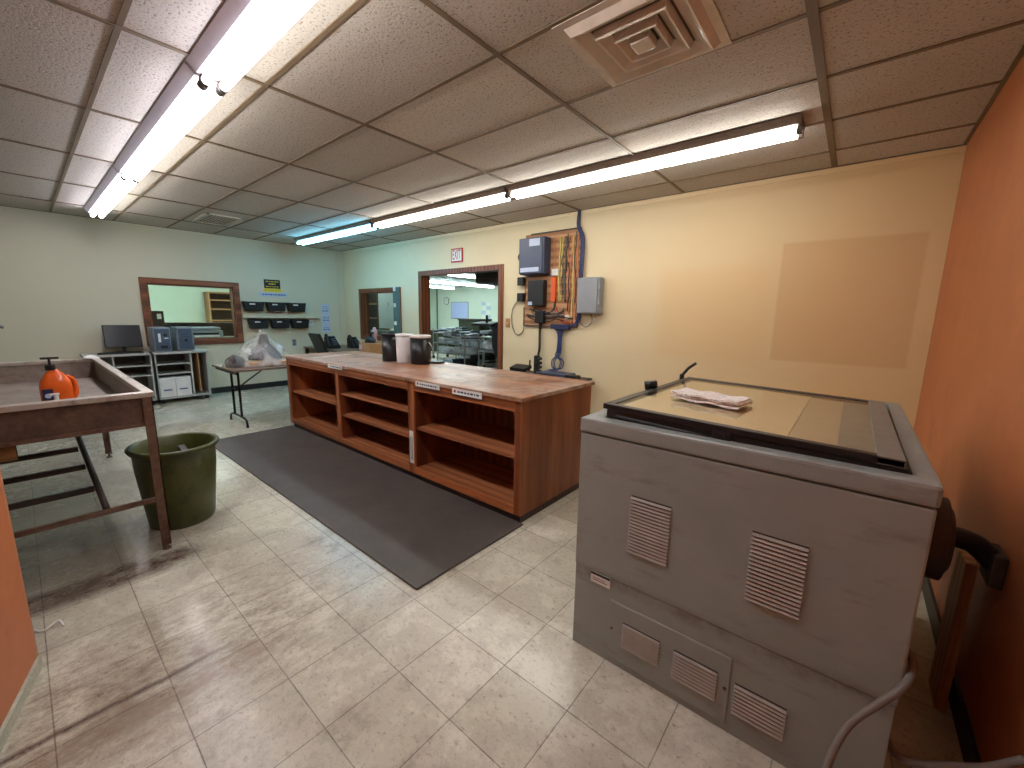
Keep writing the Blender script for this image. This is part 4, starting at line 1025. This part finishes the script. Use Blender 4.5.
t.part('lid', MB().box((-2.65, YW-.145, 1.48), (-2.38, YW-.121, 1.89), .01), 'boxgrey')
for z in (1.58, 1.76): t.part('latch', MB().box((-2.378, YW-.14, z), (-2.345, YW-.08, z+.06), .004), 'boxgrey')
t.part('cable_loop', MB().tube(spline([(-2.50, YW-.06, 1.48), (-2.48, YW-.05, 1.38), (-2.58, YW-.04, 1.31), (-2.68, YW-.04, 1.38)]), .008, 8), 'greycable')
for k in range(5):
    rnd = random.Random(k+40)
    x = -2.685+.012*k
    if k == 0: bt = Thing('cable_bundle', 'dark blue cable bundle running down the board from the ceiling', 'cable', (-2.67, YW, 1.3))
    bt.part('cable', MB().tube(spline([(-2.75+.008*k, YW-.03, ZC-.01), (-2.755+.01*k, YW-.03, 2.52), (x, YW-.045-.006*(k % 2), 2.35), (x+rnd.uniform(-.005, .005), YW-.05, 1.9), (x, YW-.045, 1.55), (x-.03, YW-.045, 1.36), (x-.15, YW-.05, 1.30)]), .0065, 6), 'bluecable' if k % 2 else 'darkbluecable')
bt = Thing('cable_bundle', 'blue patch cables dropping from the board to the shelf below', 'cable', (-2.94, YW, .75))
for k in range(6):
    x = -2.97+.012*k; s_ = -1 if k % 2 else 1
    bt.part('cable', MB().tube(spline([(-3.04+.04*k, YW-.05, 1.29), (x, YW-.05, 1.20), (x, YW-.055, 1.0), (x-.02, YW-.06, .92), (x+s_*.07, YW-.08, .86), (x+s_*.06, YW-.09, .77), (x, YW-.12, .748), (x+s_*.05, YW-.18, .743)]), .007, 6), 'bluecable')
bt = Thing('cable_bundle', 'black power cables dropping from the junction box to the shelf below', 'cable', (-3.25, YW, .75))
for k in range(3):
    x = -3.28+.012*k
    bt.part('cable', MB().tube(spline([(-3.27+.02*k, YW-.05, 1.35), (x, YW-.04, 1.2), (x+.01, YW-.05, 1.0), (x-.01, YW-.05, .9), (x+.02*(k-1), YW-.10, .69)]), .007, 6), 'rackdark')
# low table with networking gear
t = Thing('low_table', 'low dark table against the back wall behind the counter', 'table', (-2.95, 4.3, 0))
t.part('top', MB().box((-3.62, 4.12, .655), (-2.44, 4.50, .68), .004), 'darkwood')
for q in ((-3.6, 4.14), (-2.50, 4.14), (-3.6, 4.44), (-2.50, 4.44)): t.part('leg', MB().box((q[0], q[1], 0), (q[0]+.04, q[1]+.04, .655)), 'darkwood')
def tilt(lo, hi, c, rx, rz=0, bev=.006): return MB().box(lo, hi, bev).xf(Matrix.Translation(c) @ Matrix.Rotation(rz, 4, 'Z') @ Matrix.Rotation(rx, 4, 'X'))
t = Thing('router', 'black router tipped up at the left of the gear on the low table', 'router', (-3.42, 4.32, .68))
t.part('case', tilt((-.13, -.08, 0), (.13, .08, .045), (-3.42, 4.30, .715), .25), 'black')
t.part('antenna', MB().cyl((-3.30, 4.33, .70), (-3.29, 4.33, .85), .010, n=10), 'black')
t = Thing('power_strip', 'black power strip standing with plugs on the low table', 'power strip', (-3.16, 4.32, .68))
t.part('strip', MB().box((-3.19, 4.28, .68), (-3.13, 4.34, .92), .005), 'black')
for k in range(4): t.part('plug', MB().box((-3.135, 4.285, .70+k*.055), (-3.09, 4.33, .735+k*.055), .004), ('black', 'rackdark')[k % 2])
t = Thing('network_switch', 'flat blue grey network switch on the low table under the cables', 'network switch', (-2.78, 4.28, .68))
t.part('case', MB().box((-3.05, 4.14, .68), (-2.62, 4.40, .735), .005), 'navy')
t.part('ports', MB().box((-2.99, 4.138, .695), (-2.75, 4.1395, .72)), 'black')
single('black_adapter', MB().box((-2.60, 4.14, .68), (-2.46, 4.25, .74), .008), 'black', 'black adapter brick at the right end of the low table', 'adapter', (-2.46, 4.18, .68))

# ------------------------------------------------------------------ beyond the doorway
t = Thing('hanging_unit', 'dark boxy unit hanging from the ceiling just beyond the doorway', 'heater', (-5.1, 5.55, ZC))
t.part('case', MB().box((-5.36, 5.35, 1.99), (-4.70, 5.85, 2.45), .05), 'rackdark')
t.part('face_grille', MB().box((-5.30, 5.345, 2.08), (-4.78, 5.349, 2.38)), 'black')
t.part('hanger', MB().cyl((-5.3, 5.6, 2.44), (-5.3, 5.6, ZC), .01).cyl((-4.85, 5.6, 2.44), (-4.85, 5.6, ZC), .01), 'ventdark')
YF = 14.0
def farp(u0, u1): return None
t = Thing('wall_clock', 'round white wall clock on the far wall beyond the doorway', 'clock', (-16.0, YF, 2.05))
t.part('rim', MB().lathe([(.17, 0), (.19, 0), (.19, .03), (.17, .03)], n=32).xf(Matrix.Translation((-16.0, YF, 2.08)) @ Matrix.Rotation(PI/2, 4, 'X')), 'sage')
t.part('dial', MB().cyl((-16.0, YF-.02, 2.08), (-16.0, YF, 2.08), .17, n=32), 'white')
t.part('hands', MB().box((-16.005, YF-.024, 2.08), (-15.995, YF-.021, 2.20)).box((-16.0, YF-.024, 2.075), (-15.92, YF-.021, 2.085)), 'black')
t = Thing('poster_board', 'pale lavender board on the far wall beyond the doorway', 'board', (-15.1, YF, 1.6))
t.part('frame', MB().box((-15.65, YF-.025, 1.20), (-14.42, YF, 2.03), .004), 'boxgrey')
t.part('sheet', MB().box((-15.62, YF-.028, 1.24), (-14.45, YF-.0255, 2.0)), 'poster')
t.part('tray', MB().box((-15.3, YF-.06, 1.20), (-14.8, YF-.0, 1.225)), 'black')
t = Thing('notice_sheets', 'small blue and white notices right of the lavender board', 'paper', (-13.2, YF, 1.7))
for i in range(2):
    for j in range(4): t.part('sheet', MB().box((-13.55+i*.32, YF-.004, 1.25+j*.2), (-13.30+i*.32, YF, 1.41+j*.2)), 'bluepaper' if (i+j) % 2 else 'paper')
single('wall_pipe', MB().cyl((-16.7, YF-.04, 0), (-16.7, YF-.04, ZC), .03), 'sage', 'thin dark vertical conduit on the far wall left of the clock', 'pipe', (-16.7, YF-.04, 0))
def cart(cx, cy, w, d, label, rz=0, levels=(.18, .50, .82)):
    t = Thing('utility_cart', label, 'cart', (cx, cy, 0), 'carts beyond the doorway', rz)
    for sx_ in (-1, 1):
        for sy_ in (-1, 1):
            t.part('post', MB().cyl((cx+sx_*w/2, cy+sy_*d/2, .10), (cx+sx_*w/2, cy+sy_*d/2, .98), .016, n=10), 'steel')
            t.part('caster', MB().cyl((cx+sx_*w/2-.012, cy+sy_*d/2, .05), (cx+sx_*w/2+.012, cy+sy_*d/2, .05), .05, n=14), 'black')
    for z in levels: t.part('shelf', MB().box((cx-w/2, cy-d/2, z), (cx+w/2, cy+d/2, z+.025), .002), 'steel')
    return t
def stack(x, y, z, label, w=.30, d=.26, n=5, mat='garment', seed=0):
    t = Thing('garment_stack', label, 'clothes', (x, y, z), 'folded garments on the carts')
    rnd = random.Random(seed)
    for k in range(n):
        ox, oy = rnd.uniform(-.015, .015), rnd.uniform(-.015, .015)
        t.part('folded_garment', MB().box((x-w/2+ox, y-d/2+oy, z+k*.027), (x+w/2+ox, y+d/2+oy, z+.026+k*.027), .010), ('garment', 'garmentdark', 'pcblue', 'paper')[rnd.choice((0, 0, 1, 2, 3))] if mat == 'mix' else mat)
cart(-7.25, 6.75, .95, .60, 'steel cart of garments nearest the doorway jamb')
cart(-6.15, 6.95, .75, .60, 'steel cart at the right of the doorway view', levels=(.18, .60, .98-.06))
cart(-8.1, 8.2, 1.1, .6, 'steel cart standing behind the nearest two')
cart(-9.9, 8.9, 1.2, .6, 'steel cart farthest to the left beyond the doorway')
sid = 0
pos = {'lower shelf': .207, 'middle shelf': .527, 'top shelf': .847}
for cn, cx_, cy_, offs in (('the nearest cart', -7.25, 6.75, (-.315, .01, .325)), ('the cart behind the nearest two', -8.1, 8.2, (-.36, 0, .36)), ('the farthest left cart', -9.9, 8.9, (-.4, 0, .4))):
    for sn, z in pos.items():
        for k, ox in enumerate(offs):
            sid += 1
            stack(cx_+ox, cy_, z, 'folded garments at the %s of the %s of %s' % (nm[k], sn, cn), n=4+sid % 4, mat='mix' if sn == 'top shelf' else ('garmentdark' if sn == 'lower shelf' and k else 'garment'), seed=sid)
single('plastic_bundle', blob((-6.35, 6.85, .627), .20, .18, .28, [(0, .5), (.2, .95), (.5, 1), (.8, .7), (1, .2)], amp=.07, seed=9), 'garment', 'round plastic wrapped bundle on the right cart', 'bundle', (-6.35, 6.85, .627))
for i, (x, y, z, w, d, h, m_, lb) in enumerate(((-10.2, 10.2, 0, 1.0, .6, 1.28, 'darkgreen', 'dark olive crate stack beyond the carts, below the lavender board'), (-8.6, 9.8, 0, .8, .6, 1.18, 'garmentdark', 'dark bin behind the carts at the centre of the doorway'), (-7.3, 10.2, 0, .9, .7, 1.15, 'garmentdark', 'dark bin behind the right cart'), (-12.2, 10.5, 0, 1.2, .7, .8, 'darkgreen', 'low dark crate at the left behind the carts'))):
    t = Thing('storage_bin', lb, 'bin', (x, y, z))
    t.part('body', MB().box((x-w/2, y-d/2, 0), (x+w/2, y+d/2, h), .02), m_)
    t.part('rim', MB().box((x-w/2-.02, y-d/2-.02, h-.06), (x+w/2+.02, y+d/2+.02, h+.004), .01), 'rackdark')
# garment press with arm
t = Thing('garment_press', 'dark garment press with raised head beyond the carts', 'press', (-8.55, 8.95, 0))
t.part('stand', MB().box((-8.85, 8.85, 0), (-8.25, 9.35, .80), .01), 'rackdark')
t.part('platen', MB().box((-8.95, 8.75, .80), (-8.1, 9.3, .86), .01).cyl((-8.5, 9.2, .86), (-8.5, 9.2, 1.16), .05), 'steel')
t.part('head', tilt((-.42, -.25, 0), (.42, .25, .09), (-8.5, 9.0, 1.12), .12, 0, .03), 'black')
t.part('handle', MB().tube(spline([(-8.4, 8.9, 1.2), (-8.35, 8.85, 1.34), (-8.35, 8.85, 1.42)]), .035, 10), 'black')
t = Thing('garment_press', 'second dark press leaning right at the doorway edge', 'press', (-7.0, 8.9, 0))
t.part('stand', MB().box((-7.2, 8.75, 0), (-6.8, 9.1, 1.03), .01), 'rackdark')
t.part('head', tilt((-.45, -.2, 0), (.45, .2, .10), (-7.0, 8.9, 1.02), .05, .35, .03), 'black')
t.part('arm', MB().tube(spline([(-7.35, 8.9, 1.12), (-7.0, 8.9, 1.26), (-6.6, 8.9, 1.12), (-6.45, 8.9, .95)]), .045, 10), 'black')
t = Thing('coat_pile', 'dark garments hung on a rack at the right edge of the doorway view', 'clothes rack', (-5.32, 6.1, 0))
t.part('pole', MB().cyl((-5.32, 6.1, 0), (-5.32, 6.1, 1.5), .018).tube([(-5.57, 6.1, .02), (-5.07, 6.1, .02)], .018).tube([(-5.32, 5.85, .02), (-5.32, 6.35, .02)], .018), 'steel')
t.part('garments', blob((-5.32, 6.1, .62), .20, .22, .72, [(0, .7), (.3, 1), (.8, .8), (1, .2)], amp=.12, seed=11, fold=4), 'garmentdark')
# things beyond the interior window of the back wall
def bookcase(x0, x1, y0, y1, h, zs, name, label, side, inner, facing):
    t = Thing(name, label, 'bookcase', ((x0+x1)/2, (y0+y1)/2, 0))
    c = MB().box((x0, y0, 0), (x0+.025, y1, h)) if facing == 'y' else MB().box((x0, y0, 0), (x1, y0+.03, h))
    t.part('side_panel', c, side)
    c = MB().box((x1-.025, y0, 0), (x1, y1, h)) if facing == 'y' else MB().box((x0, y1-.03, 0), (x1, y1, h))
    t.part('side_panel', c, side)
    bx_ = ((x0+.025, y1-.015, 0), (x1-.025, y1, h)) if facing == 'y' else ((x0, y0+.03, 0), (x0+.015, y1-.03, h))
    t.part('back', MB().box(*bx_), inner)
    for z in zs:
        if facing == 'y': t.part('shelf', MB().box((x0+.025, y0+.01, z), (x1-.025, y1-.015, z+.03)), 'lightoak')
        else: t.part('shelf', MB().box((x0+.015, y0+.03, z), (x1-.01, y1-.03, z+.03)), 'lightoak')
    return t
bookcase(-10.75, -9.55, 6.0, 6.35, 2.1, (.05, .5, .9, 1.28, 1.66, 2.07), 'shelf_unit', 'dark shelf unit seen through the interior window of the back wall', 'trimwood', 'darkwood', 'y')
t = Thing('whiteboard_panel', 'tall white board seen through the interior window', 'board', (-9.12, 6.0, 0))
t.part('panel', MB().box((-9.50, 6.0, 1.05), (-8.74, 6.03, 2.1), .004), 'whiteboard')
t.part('mark', MB().box((-9.07, 5.997, 1.62), (-9.05, 5.9995, 1.70)), 'inkdark')
t.part('foot', MB().box((-9.45, 5.98, 0), (-9.40, 6.05, 1.05)).box((-8.82, 5.98, 0), (-8.77, 6.05, 1.05)), 'sage')
t = Thing('office_copier', 'grey green machine below the white board beyond the interior window', 'copier', (-8.9, 5.75, 0))
t.part('body', MB().box((-9.45, 5.45, 0), (-8.1, 5.9, .92), .02), 'sage')
t.part('lid', MB().box((-9.3, 5.47, .92), (-8.3, 5.88, 1.02), .02), 'sage')
# side room
bookcase(-13.04, -12.62, 3.15, 4.45, 1.90, (.05, .5, .86, 1.16, 1.45, 1.68, 1.87), 'bookcase', 'light oak sided bookcase with dark shelves in the side room', 'lightoak', 'darkwood', 'x')
t = Thing('file_cabinet', 'dark filing cabinet seen at the left through the framed window', 'cabinet', (-9.8, 1.5, 0))
t.part('body', MB().box((-10.1, 1.22, 0), (-9.6, 1.70, 1.41), .006), 'darkwood')
for k in range(4):
    dr = t.part('drawer', MB().box((-9.60, 1.24, .04+k*.34), (-9.585, 1.68, .36+k*.34), .003), 'rackdark')
    t.part('handle', MB().box((-9.585, 1.40, .20+k*.34), (-9.565, 1.52, .22+k*.34), .003), 'steel', dr)
t.part('card', MB().box((-9.5849, 1.60, 1.27), (-9.583, 1.66, 1.36)), 'paper')
t = Thing('desk_lamp', 'small lamp with dark shade standing on the filing cabinet', 'lamp', (-9.85, 1.42, 1.41))
t.part('pole', MB().cyl((-9.85, 1.46, 1.412), (-9.85, 1.46, 1.66), .012).cyl((-9.85, 1.46, 1.412), (-9.85, 1.46, 1.425), .06), 'steel')
t.part('shade', MB().lathe([(.03, .07), (.08, 0), (.075, 0), (.025, .07)], (-9.85, 1.44, 1.64), 20), 'black')
t = Thing('office_counter', 'dark topped counter behind the wooden framed window', 'counter', (-9.5, 2.3, 0))
t.part('cabinet', MB().box((-9.75, 1.75, 0), (-8.95, 4.2, .90), .004), 'grey_in')
t.part('hutch_shelf', MB().box((-9.95, 1.75, 1.16), (-9.65, 4.2, 1.20), .003).box((-9.95, 1.75, .90), (-9.92, 4.2, 1.16)), 'darkwood')
t.part('top', MB().box((-9.78, 1.73, .90), (-8.92, 4.22, .93), .003), 'grey_in')
t = Thing('printer', 'pale grey office printer on the side room counter', 'printer', (-9.3, 2.2, .93))
t.part('body', MB().box((-9.55, 1.90, .94), (-9.1, 2.45, 1.07), .02), 'pclight')
t.part('lid', MB().box((-9.53, 1.93, 1.07), (-9.12, 2.42, 1.13), .02), 'pclight')
t.part('paper_tray', MB().box((-9.12, 1.98, .96), (-8.98, 2.36, .985), .004), 'white')
t.part('slot', MB().box((-9.0995, 1.97, 1.0), (-9.097, 2.38, 1.03)), 'black')

# ------------------------------------------------------------------ world, camera
w = bpy.data.worlds.new('world'); SC.world = w; w.use_nodes = True
w.node_tree.nodes['Background'].inputs[0].default_value = (.02, .02, .022, 1)
w.node_tree.nodes['Background'].inputs[1].default_value = 1
def basis(y, p, r):
    cy_, sy_ = math.cos(y), math.sin(y)
    f = Vector((-sy_, cy_, 0)); rt = Vector((cy_, sy_, 0)); up = Vector((0, 0, 1))
    f2 = f*math.cos(p)-up*math.sin(p); u2 = up*math.cos(p)+f*math.sin(p)
    return rt*math.cos(r)+u2*math.sin(r), u2*math.cos(r)-rt*math.sin(r), f2
r3, u3, f3 = basis(.6930, .1680, .0160)
cam = bpy.data.cameras.new('camera'); co = bpy.data.objects.new('camera', cam); COL.objects.link(co)
m4 = Matrix((( r3.x, u3.x, -f3.x, 0), (r3.y, u3.y, -f3.y, 0), (r3.z, u3.z, -f3.z, 1.442), (0, 0, 0, 1)))
co.matrix_world = m4
cam.sensor_fit = 'HORIZONTAL'; cam.sensor_width = 36; cam.lens = 407.66/1024*36; cam.clip_start = .02; cam.clip_end = 60
SC.camera = co
vs_ = SC.view_settings
vs_.view_transform = 'Standard'; vs_.look = 'None'; vs_.exposure = .38; vs_.gamma = 1; vs_.use_curve_mapping = False
